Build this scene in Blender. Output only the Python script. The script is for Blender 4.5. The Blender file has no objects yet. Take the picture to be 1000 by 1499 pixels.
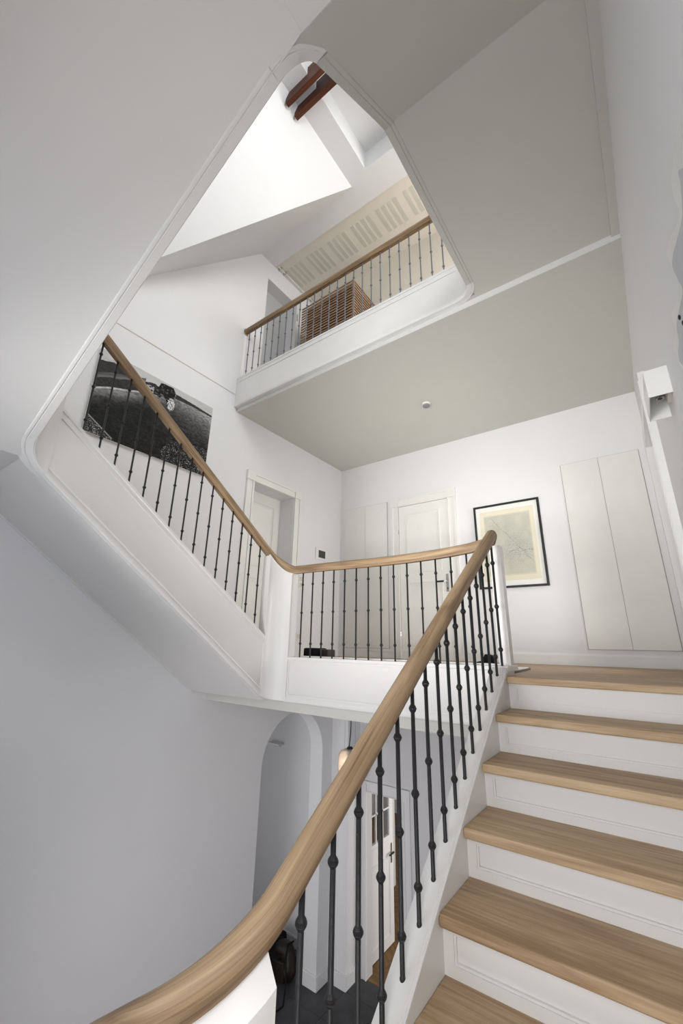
import bpy, bmesh, math, random
import numpy as np
from mathutils import Vector, Matrix
random.seed(4)
SC = bpy.context.scene
COL = SC.collection

# ------------------------------------------------------------------ camera
cam_d = bpy.data.cameras.new('camera')
cam = bpy.data.objects.new('camera', cam_d)
COL.objects.link(cam)
cam_d.sensor_fit = 'VERTICAL'
cam_d.sensor_height = 36.0
cam_d.lens = 603.674 / 1499.0 * 36.0
cam_d.clip_start = 0.02
right = Vector((0.80847239, 0.58824075, 0.01857993))
down = Vector((-0.16595739, 0.25815161, -0.9517436))
fwd = Vector((-0.56465081, 0.76637495, 0.30633135))
cam.matrix_world = Matrix((( right.x, -down.x, -fwd.x, 0), (right.y, -down.y, -fwd.y, 0), (right.z, -down.z, -fwd.z, 0), (0, 0, 0, 1)))
SC.camera = cam

# ------------------------------------------------------------------ light and exposure
SC.view_settings.view_transform = 'Standard'
SC.view_settings.look = 'None'
SC.view_settings.gamma = 1.0
SC.view_settings.use_curve_mapping = False
SC.view_settings.exposure = 0.27
w = bpy.data.worlds.new('daylight')
SC.world = w
w.use_nodes = True
w.node_tree.nodes['Background'].inputs[0].default_value = (0.75, 0.85, 1.0, 1)
w.node_tree.nodes['Background'].inputs[1].default_value = 1.0

def area(name, loc, target, sx, sy, power, col, spread=180):
    d = bpy.data.lights.new(name, 'AREA')
    d.shape = 'RECTANGLE'; d.size = sx; d.size_y = sy
    d.energy = power; d.color = col; d.spread = math.radians(spread)
    o = bpy.data.objects.new(name, d)
    COL.objects.link(o)
    o.location = loc
    v = Vector(target) - Vector(loc)
    o.rotation_euler = v.to_track_quat('-Z', 'Y').to_euler()
    return o
# daylight through the roof window; every other area light is an added, unseen fill
area('front_stair_fill', (-1.75, -0.44, 0.05), (-1.75, 4.0, 0.25), 1.7, 1.3, 7, (0.98, 0.97, 1.0))  # added fill from the front, in a made-up window opening
area('back_wall_fill_beam', (-1.6, -0.42, 0.1), (-1.2, 5.1, 2.1), 1.5, 1.1, 20, (1.0, 0.985, 0.96), 60)  # added narrow fill aimed at the landing back wall
area('near_flight_fill', (-0.12, -0.46, 0.25), (-0.9, 4.0, 0.5), 0.7, 1.7, 21, (1.0, 0.985, 0.965), 150)  # added fill behind the camera for the near flight, no window there
area('roof_window_daylight', (-1.25, 1.1, 5.72), (-1.35, 1.5, 2.0), 1.0, 0.8, 5, (0.95, 0.98, 1.0))
area('upstairs_fill', (0.22, 1.5, 4.3), (-3.5, 2.3, 3.6), 1.6, 1.6, 33, (0.98, 0.99, 1.0), 110)  # added fill for the upper left wall and roof slope
area('gallery_fill', (0.24, 3.55, 4.3), (-3.3, 2.1, 4.7), 0.9, 1.6, 56, (1.0, 0.985, 0.95))  # added fill for the gallery and sloped ceiling, no window in this wall
area('landing_doorway_fill', (0.32, 4.22, 0.95), (-3.77, 3.9, 0.9), 0.9, 1.6, 14, (1.0, 0.98, 0.94), 100)  # added fill set in the right doorway to brighten the landing
area('hall_fill', (-1.6, -0.44, -2.3), (-2.6, 5.3, -1.9), 1.8, 1.8, 42, (1.0, 0.972, 0.985), 95)  # added fill low at the front wall, brightens the hall
area('passage_fill', (-5.0, 2.2, -2.0), (-4.6, 5.0, -2.2), 1.2, 1.6, 11, (0.97, 0.98, 1.0))  # added fill for the space behind the arch
area('far_room_fill', (-1.2, 7.2, -2.2), (-4.5, 7.2, -2.6), 1.6, 1.6, 45, (1.0, 0.97, 0.9))  # added fill for the room behind the hall door

# ------------------------------------------------------------------ materials
def mat(name, col, rough=0.6, spec=0.3, bump=0.0, bscale=60.0, metal=0.0, mottle=0.03, mscale=3.0, trans=0.0):
    m = bpy.data.materials.new(name); m.use_nodes = True
    nt = m.node_tree; b = nt.nodes['Principled BSDF']
    b.inputs['Roughness'].default_value = rough
    b.inputs['Specular IOR Level'].default_value = spec
    b.inputs['Metallic'].default_value = metal
    b.inputs['Transmission Weight'].default_value = trans
    tc = nt.nodes.new('ShaderNodeTexCoord')
    n = nt.nodes.new('ShaderNodeTexNoise'); n.inputs['Scale'].default_value = mscale; n.inputs['Detail'].default_value = 4
    nt.links.new(tc.outputs['Object'], n.inputs['Vector'])
    r = nt.nodes.new('ShaderNodeValToRGB')
    r.color_ramp.elements[0].position = 0.3; r.color_ramp.elements[1].position = 0.7
    r.color_ramp.elements[0].color = tuple(c * (1 - mottle) for c in col) + (1,)
    r.color_ramp.elements[1].color = tuple(min(1, c * (1 + mottle)) for c in col) + (1,)
    nt.links.new(n.outputs[0], r.inputs[0]); nt.links.new(r.outputs[0], b.inputs['Base Color'])
    if bump:
        n2 = nt.nodes.new('ShaderNodeTexNoise'); n2.inputs['Scale'].default_value = bscale; n2.inputs['Detail'].default_value = 3
        nt.links.new(tc.outputs['Object'], n2.inputs['Vector'])
        bp = nt.nodes.new('ShaderNodeBump'); bp.inputs['Strength'].default_value = bump; bp.inputs['Distance'].default_value = 0.01
        nt.links.new(n2.outputs[0], bp.inputs['Height']); nt.links.new(bp.outputs[0], b.inputs['Normal'])
    return m

def wood(name, dark, light, axis=0, rough=0.52, fine=70.0, use_uv=False, fig=1.0, staves=0.0):
    """oak: long stretched fibres, cathedral figure and open pores, along the given axis"""
    m = bpy.data.materials.new(name); m.use_nodes = True
    nt = m.node_tree; b = nt.nodes['Principled BSDF']; L = nt.links.new
    b.inputs['Roughness'].default_value = rough
    b.inputs['Specular IOR Level'].default_value = 0.35
    tc = nt.nodes.new('ShaderNodeTexCoord')
    oi = nt.nodes.new('ShaderNodeObjectInfo')
    add = nt.nodes.new('ShaderNodeVectorMath'); add.operation = 'ADD'
    sc = nt.nodes.new('ShaderNodeVectorMath'); sc.operation = 'SCALE'; sc.inputs['Scale'].default_value = 37.0
    cx = nt.nodes.new('ShaderNodeCombineXYZ')
    for i in range(3): L(oi.outputs['Random'], cx.inputs[i])
    L(cx.outputs[0], sc.inputs[0])
    L(tc.outputs['UV' if use_uv else 'Object'], add.inputs[0]); L(sc.outputs[0], add.inputs[1])
    def mp(s_along, s_across):
        k = nt.nodes.new('ShaderNodeMapping')
        s = [s_across] * 3; s[axis] = s_along
        k.inputs['Scale'].default_value = s
        L(add.outputs[0], k.inputs['Vector']); return k
    a = mp(0.9, 9.0)
    n1 = nt.nodes.new('ShaderNodeTexNoise'); n1.inputs['Scale'].default_value = 1.0; n1.inputs['Detail'].default_value = 2; n1.inputs['Distortion'].default_value = 0.6 * fig
    L(a.outputs[0], n1.inputs['Vector'])
    mul = nt.nodes.new('ShaderNodeMath'); mul.operation = 'MULTIPLY'; mul.inputs[1].default_value = 9.0
    L(n1.outputs[0], mul.inputs[0])
    fr = nt.nodes.new('ShaderNodeMath'); fr.operation = 'PINGPONG'; fr.inputs[1].default_value = 1.0
    L(mul.outputs[0], fr.inputs[0])
    c2 = mp(2.5, fine)
    n2 = nt.nodes.new('ShaderNodeTexNoise'); n2.inputs['Scale'].default_value = 1.0; n2.inputs['Detail'].default_value = 5; n2.inputs['Roughness'].default_value = 0.65
    L(c2.outputs[0], n2.inputs['Vector'])
    c3 = mp(7.0, fine * 4)
    n3 = nt.nodes.new('ShaderNodeTexNoise'); n3.inputs['Scale'].default_value = 1.0; n3.inputs['Detail'].default_value = 3
    L(c3.outputs[0], n3.inputs['Vector'])
    m1 = nt.nodes.new('ShaderNodeMath'); m1.operation = 'MULTIPLY_ADD'; m1.inputs[1].default_value = 0.20
    L(fr.outputs[0], m1.inputs[0])
    m2 = nt.nodes.new('ShaderNodeMath'); m2.operation = 'MULTIPLY_ADD'; m2.inputs[1].default_value = 0.55
    L(n2.outputs[0], m2.inputs[0])
    m3 = nt.nodes.new('ShaderNodeMath'); m3.operation = 'MULTIPLY'; m3.inputs[1].default_value = 0.30
    L(n3.outputs[0], m3.inputs[0]); L(m3.outputs[0], m2.inputs[2]); L(m2.outputs[0], m1.inputs[2])
    last = m1
    if staves:
        sx = nt.nodes.new('ShaderNodeSeparateXYZ'); L(tc.outputs['Object'], sx.inputs[0])
        k = nt.nodes.new('ShaderNodeMath'); k.operation = 'DIVIDE'; k.inputs[1].default_value = staves
        L(sx.outputs[1], k.inputs[0])
        fl = nt.nodes.new('ShaderNodeMath'); fl.operation = 'FLOOR'; L(k.outputs[0], fl.inputs[0])
        wn = nt.nodes.new('ShaderNodeTexWhiteNoise'); wn.noise_dimensions = '2D'
        cc = nt.nodes.new('ShaderNodeCombineXYZ'); L(fl.outputs[0], cc.inputs[0]); L(oi.outputs['Random'], cc.inputs[1])
        L(cc.outputs[0], wn.inputs['Vector'])
        ma = nt.nodes.new('ShaderNodeMath'); ma.operation = 'MULTIPLY_ADD'; ma.inputs[1].default_value = 0.16
        L(wn.outputs['Value'], ma.inputs[0]); L(m1.outputs[0], ma.inputs[2]); last = ma
    r = nt.nodes.new('ShaderNodeValToRGB')
    off = 0.08 if staves else 0.0
    r.color_ramp.elements[0].position = 0.32 + off; r.color_ramp.elements[1].position = 0.74 + off
    r.color_ramp.elements[0].color = dark + (1,); r.color_ramp.elements[1].color = light + (1,)
    L(last.outputs[0], r.inputs[0]); L(r.outputs[0], b.inputs['Base Color'])
    bp = nt.nodes.new('ShaderNodeBump'); bp.inputs['Strength'].default_value = 0.12; bp.inputs['Distance'].default_value = 0.004
    L(n2.outputs[0], bp.inputs['Height']); L(bp.outputs[0], b.inputs['Normal'])
    return m

M = {}
M['wall'] = mat('wall_paint', (0.78, 0.78, 0.79), 0.85, 0.15, 0.04, 220, mottle=0.008)
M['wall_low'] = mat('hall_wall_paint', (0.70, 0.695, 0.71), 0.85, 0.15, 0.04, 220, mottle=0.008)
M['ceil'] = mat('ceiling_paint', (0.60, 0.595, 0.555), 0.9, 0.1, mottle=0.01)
M['cream'] = mat('cream_warm_light_paint', (0.78, 0.74, 0.66), 0.9, 0.1)  # warm gallery light is put into this cream colour, no lamp there
M['roof'] = mat('roof_paint', (0.80, 0.81, 0.82), 0.9, 0.1, mottle=0.008)
M['trim'] = mat('white_lacquer', (0.80, 0.80, 0.79), 0.32, 0.4)
M['stair'] = mat('stair_lacquer', (0.76, 0.75, 0.735), 0.35, 0.4, mottle=0.008)
M['door'] = mat('door_lacquer', (0.80, 0.795, 0.765), 0.35, 0.4)
M['cup'] = mat('cupboard_lacquer', (0.77, 0.77, 0.74), 0.4, 0.3)
M['wavegrey'] = mat('wave_grey', (0.55, 0.56, 0.60), 0.5, 0.3)
M['iron'] = mat('black_iron', (0.015, 0.015, 0.017), 0.45, 0.4, 0.15, 90)
M['grey_iron'] = mat('grey_iron', (0.13, 0.14, 0.165), 0.45, 0.4, 0.15, 90)
M['steel'] = mat('brushed_steel', (0.62, 0.62, 0.60), 0.25, 0.5, metal=1.0)
M['black'] = mat('black_plastic', (0.012, 0.012, 0.013), 0.5, 0.4)
M['dgrey'] = mat('dark_glass', (0.045, 0.05, 0.05), 0.3, 0.5)
M['greydoor'] = mat('grey_door', (0.50, 0.51, 0.52), 0.5, 0.3)
M['sensor'] = mat('sensor_grey', (0.25, 0.25, 0.24), 0.5)
M['vent'] = mat('vent_grey', (0.64, 0.62, 0.56), 0.6, 0.2)
M['slate'] = mat('slate_tile', (0.055, 0.056, 0.06), 0.55, 0.4, 0.2, 40, mottle=0.25, mscale=5)
M['grout'] = mat('dark_grout', (0.03, 0.03, 0.03), 0.9)
M['gap'] = mat('joint_shadow', (0.34, 0.32, 0.27), 0.9)
M['paper'] = mat('cream_paper', (0.74, 0.70, 0.56), 0.9)
M['mat'] = mat('white_mount', (0.82, 0.82, 0.78), 0.9)
M['leather'] = mat('dark_leather', (0.016, 0.011, 0.007), 0.45, 0.4, 0.5, 60, mottle=0.3, mscale=8)
M['cloth'] = mat('black_cloth', (0.012, 0.012, 0.013), 0.9, 0.1, 0.5, 120)
M['glass'] = mat('clear_glass', (0.9, 0.93, 0.95), 0.05, 0.5, trans=1.0)
M['jar'] = mat('milky_glass', (0.92, 0.93, 0.94), 0.25, 0.5, trans=0.75)
M['oak_rail'] = wood('oak_handrail', (0.14, 0.082, 0.042), (0.44, 0.315, 0.19), axis=0, use_uv=True, fine=130)
M['oak_tread'] = wood('oak_tread', (0.31, 0.20, 0.110), (0.60, 0.445, 0.28), axis=0, fine=60, staves=0.095)
M['oak_plank'] = wood('oak_plank', (0.27, 0.165, 0.09), (0.52, 0.375, 0.23), axis=0, fine=60)
M['oak_dark'] = wood('dark_parquet', (0.09, 0.045, 0.012), (0.26, 0.15, 0.055), axis=0, fine=50)
M['mahog'] = wood('red_brown_beam', (0.035, 0.010, 0.005), (0.14, 0.042, 0.018), axis=0, fine=40)
M['slat'] = wood('brown_slat', (0.22, 0.13, 0.08), (0.46, 0.31, 0.20), axis=0, fine=60)
M['slatback'] = mat('slat_backing', (0.03, 0.015, 0.010), 0.8)
bulb = bpy.data.materials.new('glowing_bulb'); bulb.use_nodes = True
bulb.node_tree.nodes['Principled BSDF'].inputs['Emission Color'].default_value = (1.0, 0.62, 0.3, 1)
bulb.node_tree.nodes['Principled BSDF'].inputs['Emission Strength'].default_value = 30
M['bulb'] = bulb
def print_mat(name, rough):
    m = bpy.data.materials.new(name); m.use_nodes = True
    a = m.node_tree.nodes.new('ShaderNodeVertexColor'); a.layer_name = 'print'
    b = m.node_tree.nodes['Principled BSDF']; b.inputs['Roughness'].default_value = rough; b.inputs['Specular IOR Level'].default_value = 0.12
    m.node_tree.links.new(a.outputs[0], b.inputs['Base Color']); return m
M['photo_print'] = print_mat('photograph_print', 0.55)
M['ink_print'] = print_mat('ink_drawing_print', 0.9)

# ------------------------------------------------------------------ helpers
ORG = {}
def tag(o, label=None, cat=None, group=None, kind=None):
    if label: o['label'] = label
    if cat: o['category'] = cat
    if group: o['group'] = group
    if kind: o['kind'] = kind
    return o
def org(o): return ORG.get(o.name, Vector((0, 0, 0)))
def thing(name, loc, label, cat, group=None):
    o = bpy.data.objects.new(name, None); COL.objects.link(o)
    o.empty_display_size = 0.1
    o.location = loc; ORG[o.name] = Vector(loc)
    return tag(o, label, cat, group)
class MB:
    """collects geometry in world coordinates"""
    def __init__(s): s.v = []; s.f = []; s.uv = None
    def add(s, vs, fs):
        n = len(s.v); s.v += [tuple(v) for v in vs]; s.f += [tuple(i + n for i in f) for f in fs]; return s
    def box(s, x0, x1, y0, y1, z0, z1):
        x0, x1 = sorted((x0, x1)); y0, y1 = sorted((y0, y1)); z0, z1 = sorted((z0, z1))
        return s.add([(x0,y0,z0),(x1,y0,z0),(x1,y1,z0),(x0,y1,z0),(x0,y0,z1),(x1,y0,z1),(x1,y1,z1),(x0,y1,z1)],
                     [(0,3,2,1),(4,5,6,7),(0,1,5,4),(1,2,6,5),(2,3,7,6),(3,0,4,7)])
    def prism(s, poly, off):
        """poly: coplanar 3D points; off: extrusion vector"""
        n = len(poly); off = Vector(off)
        vs = [Vector(p) for p in poly] + [Vector(p) + off for p in poly]
        fs = [tuple(range(n))[::-1], tuple(range(n, 2 * n))] + [(i, (i + 1) % n, n + (i + 1) % n, n + i) for i in range(n)]
        return s.add(vs, fs)
    def lathe(s, c, prof, seg=12, axis=2):
        c = Vector(c); vs = []; fs = []
        for r, h in prof:
            for k in range(seg):
                a = 2 * math.pi * k / seg
                p = [r * math.cos(a), r * math.sin(a)]; p.insert(axis, h)
                vs.append(c + Vector(p))
        for i in range(len(prof) - 1):
            for k in range(seg):
                a, b2 = i * seg + k, i * seg + (k + 1) % seg
                fs.append((a, b2, b2 + seg, a + seg))
        fs.append(tuple(range(seg))[::-1]); fs.append(tuple(range((len(prof) - 1) * seg, len(prof) * seg)))
        return s.add(vs, fs)
    def tube(s, pts, r, seg=8):
        pts = [Vector(p) for p in pts]; n = len(pts); vs = []; fs = []
        for i, p in enumerate(pts):
            t = (pts[min(i + 1, n - 1)] - pts[max(i - 1, 0)]).normalized()
            u = t.cross(Vector((0.13, 0.2, 1))).normalized(); v = t.cross(u)
            rr = r[i] if isinstance(r, (list, tuple)) else r
            for k in range(seg):
                a = 2 * math.pi * k / seg
                vs.append(p + (u * math.cos(a) + v * math.sin(a)) * rr)
        for i in range(n - 1):
            for k in range(seg):
                a, b2 = i * seg + k, i * seg + (k + 1) % seg
                fs.append((a, b2, b2 + seg, a + seg))
        fs.append(tuple(range(seg))[::-1]); fs.append(tuple(range((n - 1) * seg, n * seg)))
        return s.add(vs, fs)
    def build(s, name, m, parent=None, origin=None, bevel=0.0, smooth=False, segs=2):
        me = bpy.data.meshes.new(name)
        if origin is None:
            a = np.array(s.v); origin = Vector(((a[:, 0].min() + a[:, 0].max()) / 2, (a[:, 1].min() + a[:, 1].max()) / 2, a[:, 2].min()))
        origin = Vector(origin)
        me.from_pydata([tuple(Vector(v) - origin) for v in s.v], [], s.f)
        bm = bmesh.new(); bm.from_mesh(me)
        bmesh.ops.recalc_face_normals(bm, faces=bm.faces)
        if bevel:
            es = [e for e in bm.edges if len(e.link_faces) == 2 and e.calc_face_angle(0) > 0.5]
            bmesh.ops.bevel(bm, geom=es, offset=bevel, segments=segs, affect='EDGES', profile=0.6, clamp_overlap=True)
        bm.to_mesh(me); bm.free()
        if smooth:
            me.polygons.foreach_set('use_smooth', [True] * len(me.polygons))
            me.set_sharp_from_angle(angle=math.radians(40))
        me.materials.append(m)
        o = bpy.data.objects.new(name, me); COL.objects.link(o)
        ORG[o.name] = origin
        if parent:
            o.parent = parent; o.location = origin - org(parent)
        else:
            o.location = origin
        return o
def box(name, m, x0, x1, y0, y1, z0, z1, parent=None, bevel=0.0):
    return MB().box(x0, x1, y0, y1, z0, z1).build(name, m, parent, bevel=bevel)
def struct(o): o['kind'] = 'structure'; return o

def sweep(path, prof, closed_profile=True, follow=False):
    """path: list of (x, y, params...) ; prof(i, params) -> list of (offset to the right of travel, dz).
    follow: tilt the section so it stays square to the slope"""
    mb = MB(); n = len(path); rings = []; uvs = []
    L = 0; lens = []
    for i in range(n):
        if i: L += math.dist(path[i][:3], path[i - 1][:3])
        lens.append(L)
    for i, p in enumerate(path):
        a = Vector(path[max(i - 1, 0)][:3]); b = Vector(path[min(i + 1, n - 1)][:3])
        t = b - a; th = Vector((t.x, t.y, 0)).normalized(); t.normalize()
        side = Vector((th.y, -th.x, 0))
        up = side.cross(t) if follow else Vector((0, 0, 1))
        if up.z < 0: up = -up
        rings.append([Vector(p[:3]) + side * q[0] + up * q[1] for q in prof(p)])
    k = len(rings[0])
    vs = [v for r in rings for v in r]
    fs = []
    for i in range(n - 1):
        for j in range(k):
            j2 = (j + 1) % k
            fs.append((i * k + j, i * k + j2, (i + 1) * k + j2, (i + 1) * k + j))
    fs.append(tuple(range(k))[::-1]); fs.append(tuple(range((n - 1) * k, n * k)))
    mb.add(vs, fs); mb.lens = lens; mb.k = k; mb.n = n
    return mb

def arc(cx, cy, r, a0, a1, n=10):
    return [(cx + r * math.cos(math.radians(a0 + (a1 - a0) * i / n)), cy + r * math.sin(math.radians(a0 + (a1 - a0) * i / n))) for i in range(n + 1)]
def resample(pts, zf):
    """pts: plan polyline; zf(arc length, x, y) -> z"""
    out = []; L = 0
    for i, p in enumerate(pts):
        if i: L += math.dist(p, pts[i - 1])
        out.append((p[0], p[1], zf(L, p[0], p[1]), L))
    return out
def smooth_interp(ts, zs, t):
    """piecewise cubic (monotone-ish) through knots"""
    if t <= ts[0]: return zs[0]
    if t >= ts[-1]: return zs[-1]
    n = len(ts); d = []
    for i in range(n):
        if i == 0: d.append((zs[1] - zs[0]) / (ts[1] - ts[0]))
        elif i == n - 1: d.append((zs[-1] - zs[-2]) / (ts[-1] - ts[-2]))
        else: d.append(0.5 * ((zs[i] - zs[i - 1]) / (ts[i] - ts[i - 1]) + (zs[i + 1] - zs[i]) / (ts[i + 1] - ts[i])))
    for i in range(n - 1):
        if ts[i] <= t <= ts[i + 1]:
            h = ts[i + 1] - ts[i]; u = (t - ts[i]) / h
            return ((2*u**3 - 3*u**2 + 1) * zs[i] + (u**3 - 2*u**2 + u) * h * d[i] + (-2*u**3 + 3*u**2) * zs[i+1] + (u**3 - u**2) * h * d[i+1])

# ------------------------------------------------------------------ key dimensions (metres, eye of the photographer = origin)
XW, XR = -3.77, 0.27          # left and right wall
YB, YG, YF = 5.10, 4.20, -0.50  # landing back wall, gallery back wall, front wall
ZG, ZL, ZU = -3.74, -0.16, 3.10  # hall floor, landing floor, gallery floor
ZT = 5.49                     # flat ceiling upstairs

# ------------------------------------------------------------------ walls
def wall_x(mb, x0, x1, y0, y1, z0, z1, holes):
    """wall slab parallel to YZ with rectangular holes (y0,y1,z0,z1)"""
    ys = sorted({y0, y1} | {h[0] for h in holes} | {h[1] for h in holes})
    for a, b in zip(ys[:-1], ys[1:]):
        m = (a + b) / 2
        cuts = sorted([(h[2], h[3]) for h in holes if h[0] < m < h[1]])
        z = z0
        for c0, c1 in cuts:
            if c0 > z: mb.box(x0, x1, a, b, z, c0)
            z = c1
        if z < z1: mb.box(x0, x1, a, b, z, z1)
AY0, AY1, AZS, AZT = 3.715, 4.80, -1.33, -0.805   # arch
wl = MB()
wall_x(wl, XW - 0.20, XW, YF, 5.03, ZG, -0.79, [(AY0, AY1, ZG, -0.79)])
N = 24
ac, ar = (AY0 + AY1) / 2, (AY1 - AY0) / 2
pts = [(ac - ar * math.cos(math.pi * i / N), AZS + (AZT - AZS) * math.sin(math.pi * i / N)) for i in range(N + 1)]
for a, b in zip(pts[:-1], pts[1:]):
    wl.prism([(XW, a[0], a[1]), (XW, b[0], b[1]), (XW, b[0], -0.79), (XW, a[0], -0.79)], (-0.20, 0, 0))
struct(wl.build('wall_left', M['wall']))
wl = MB()
wall_x(wl, XW - 0.25, XW, YF, YB + 0.2, -0.79, 2.972, [(3.23, 3.985, ZL, 1.94)])
struct(wl.build('wall_left', M['wall']))
wl = MB()
wall_x(wl, XW - 0.25, XW, YF, YG + 0.2, 2.972, 5.60, [(3.167, 3.79, ZU, 5.175)])
struct(wl.build('wall_left', M['wall']))
struct(box('trim_1', M['vent'], XW, XW + 0.006, 0.4, 2.83, 2.968, 2.979))
# projecting pier beside the hall door
struct(box('wall_left', M['wall'], XW - 0.2, -3.51, 5.01, 5.40, ZG, -0.5))
# back walls
wb = MB(); wb.box(XW - 0.25, XR + 0.6, YB, YB + 0.15, ZL - 0.3, 2.9)
struct(wb.build('wall_back', M['wall']))
wb = MB()
wb.box(-3.51, -3.40, 5.30, 5.42, ZG, -0.5); wb.box(-3.40, -2.90, 5.30, 5.42, -1.83, -0.5); wb.box(-2.90, XR + 0.1, 5.30, 5.42, ZG, -0.5)
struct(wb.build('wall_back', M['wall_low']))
struct(box('wall_back', M['cream'], XW - 0.2, XR + 0.1, YG, YG + 0.15, 3.0, 5.7))
# right wall with a door opening
wr = MB(); wall_x(wr, XR, XR + 0.25, YF, YB, ZG, 5.7, [(3.66, 4.78, ZL, 1.93)])
struct(wr.build('wall_right', M['wall']))
# front wall, with an opening added for the unseen stair fill light
wf = MB()
wf.box(XW - 0.2, XR + 0.2, YF - 0.15, YF, ZG, -0.7); wf.box(XW - 0.2, XR + 0.2, YF - 0.15, YF, 0.8, 5.7)
wf.box(XW - 0.2, -2.7, YF - 0.15, YF, -0.7, 0.8); wf.box(-0.8, XR + 0.2, YF - 0.15, YF, -0.7, 0.8)
struct(wf.build('wall_front', M['wall']))
# room seen through the arch and the one behind the hall door
rm = MB()
rm.box(-6.0, XW - 0.19, 5.18, 5.30, ZG, -0.4); rm.box(-6.1, -6.0, 2.0, 5.3, ZG, -0.4)
rm.box(-6.1, XW - 0.2, 1.9, 2.0, ZG, -0.4); rm.box(-6.1, XW - 0.2, 1.9, 5.3, -0.5, -0.4)
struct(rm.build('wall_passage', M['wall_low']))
rm = MB()
rm.box(-6.0, -1.0, 10.0, 10.1, ZG, -0.5); rm.box(-6.1, -6.0, 5.42, 10.1, ZG, -0.5); rm.box(-1.0, -0.9, 5.42, 10.1, ZG, -0.5)
rm.box(-6.1, -0.9, 5.42, 10.1, -0.55, -0.45)
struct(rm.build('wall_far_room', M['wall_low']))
# small space behind the gallery door and right door
struct(box('wall_niche', M['wall'], 0.52, 0.57, 3.5, 4.95, ZL, 2.1))

# ------------------------------------------------------------------ ceilings and roof planes
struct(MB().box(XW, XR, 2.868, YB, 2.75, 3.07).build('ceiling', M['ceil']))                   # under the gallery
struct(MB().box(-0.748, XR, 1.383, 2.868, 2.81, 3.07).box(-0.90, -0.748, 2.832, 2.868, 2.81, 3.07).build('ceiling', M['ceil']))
struct(MB().box(XR - 0.050, XR, 0.62, 2.864, 2.785, 2.812).build('trim_2', M['ceil']))
rc = MB()   # flat attic ceiling with the skylight shaft
sx0, sx1, sy0, sy1 = -1.90, -0.55, 0.55, 2.92
rc.box(-2.15, sx0, YF, 3.0, ZT, ZT + 0.3); rc.box(sx1, XR, YF, 3.0, ZT, ZT + 0.3)
rc.box(sx0, sx1, sy1, 3.0, ZT, ZT + 0.3); rc.box(sx0, sx1, YF, sy0, ZT, ZT + 0.3)
rc.box(XW, XR, 3.0, 3.28, ZT, ZT + 0.3); rc.box(sx0, sx1, sy0, sy1, ZT + 0.29, ZT + 0.36)
struct(rc.build('ceiling', M['roof']))
struct(box('ceiling', M['cream'], XW, XR, 3.28, YG, 5.53, 5.8))
rp = MB()
rp.prism([(XW, YF, 2.965), (XW, 0.87, 2.965), (-2.15, 3.0, ZT), (-2.15, YF, ZT)], (-0.05, 0.0, 0.05))
struct(rp.build('ceiling_slope', M['roof']))
rp = MB()
rp.prism([(XW, 0.87, 2.965), (XW, 3.0, ZT), (-2.15, 3.0, ZT)], (0, -0.02, 0.02))
struct(rp.build('ceiling_slope', M['roof']))

# ------------------------------------------------------------------ stair geometry
TX0 = -0.744
TREADS = [(2.67, -0.16), (2.401, -0.331), (2.134, -0.508), (1.866, -0.682), (1.601, -0.853), (1.334, -1.027), (1.067, -1.200), (0.80, -1.373)]
struct(box('trim_4', M['trim'], XW, XR, 2.8655, 2.8675, 2.7502, 2.809))
near = thing('staircase_flight', (-0.24, 1.7, -1.55), 'nearest stair flight with broad oak treads and white panelled risers, climbing to the landing', 'stairs')
TT = 0.037
def tread_mesh(y, z, yb, x0, x1, parent, m=None):
    return MB().box(x0, x1, y, yb, z - TT, z).build('tread', m or M['oak_tread'], parent, bevel=0.007, smooth=True, segs=3)
for i, (y, z) in enumerate(TREADS):
    yb = (TREADS[i - 1][0] + 0.045) if i else 2.76
    tread_mesh(y, z, yb, TX0, XR - 0.001, near)
    zb = (TREADS[i + 1][1]) if i + 1 < len(TREADS) else -1.547
    yr = y + 0.033; zt = z - TT + 0.002
    r = MB().box(TX0, XR - 0.001, yr + 0.014, yr + 0.03, zb, zt)
    r.box(TX0, XR, yr, yr + 0.0142, zt - 0.022, zt); r.box(TX0, XR, yr, yr + 0.0142, zb, zb + 0.034)
    r.box(TX0, TX0 + 0.036, yr, yr + 0.0142, zb + 0.034, zt - 0.022); r.box(XR - 0.05, XR, yr, yr + 0.0142, zb + 0.034, zt - 0.022)
    rr = r.build('riser', M['stair'], near)
    q = 0.005
    fr = MB()
    fr.box(TX0 + 0.036, XR - 0.05, yr + 0.005, yr + 0.015, zt - 0.029, zt - 0.022); fr.box(TX0 + 0.036, XR - 0.05, yr + 0.005, yr + 0.015, zb + 0.034, zb + 0.041)
    fr.box(TX0 + 0.036, TX0 + 0.043, yr + 0.005, yr + 0.015, zb + 0.041, zt - 0.029)
    fr.build('panel_moulding', M['stair'], rr)
MB().box(-0.90, XR - 0.001, YF + 0.001, 0.84, -1.60, -1.547).build('quarter_landing', M['oak_tread'], near, bevel=0.004)
sof = MB()
sof.prism([(TX0, 0.66, -1.84), (TX0, 2.76, -0.48), (TX0, 2.76, -0.35), (TX0, 0.66, -1.71)], (XR - TX0 - 0.001, 0, 0))
sof.build('soffit', M['stair'], near)

# landing floor: boards
lf = struct(MB().box(XW, XR, 2.86, YB, -0.55, -0.185).build('floor_landing', M['ceil']))
y = 2.722; k = 0
box('floor_board', M['oak_plank'], TX0 + 0.0, XR, 2.717, 2.86, -0.184, ZL, lf, bevel=0.0015)
y = 2.8615
while y < YB - 0.01:
    y2 = min(y + 0.148, YB)
    box('floor_board', M['oak_plank'], XW, XR, y, y2 - 0.0015, -0.184, ZL - (0.0006 if k % 2 else 0), lf, bevel=0.0015)
    y = y2; k += 1

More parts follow.
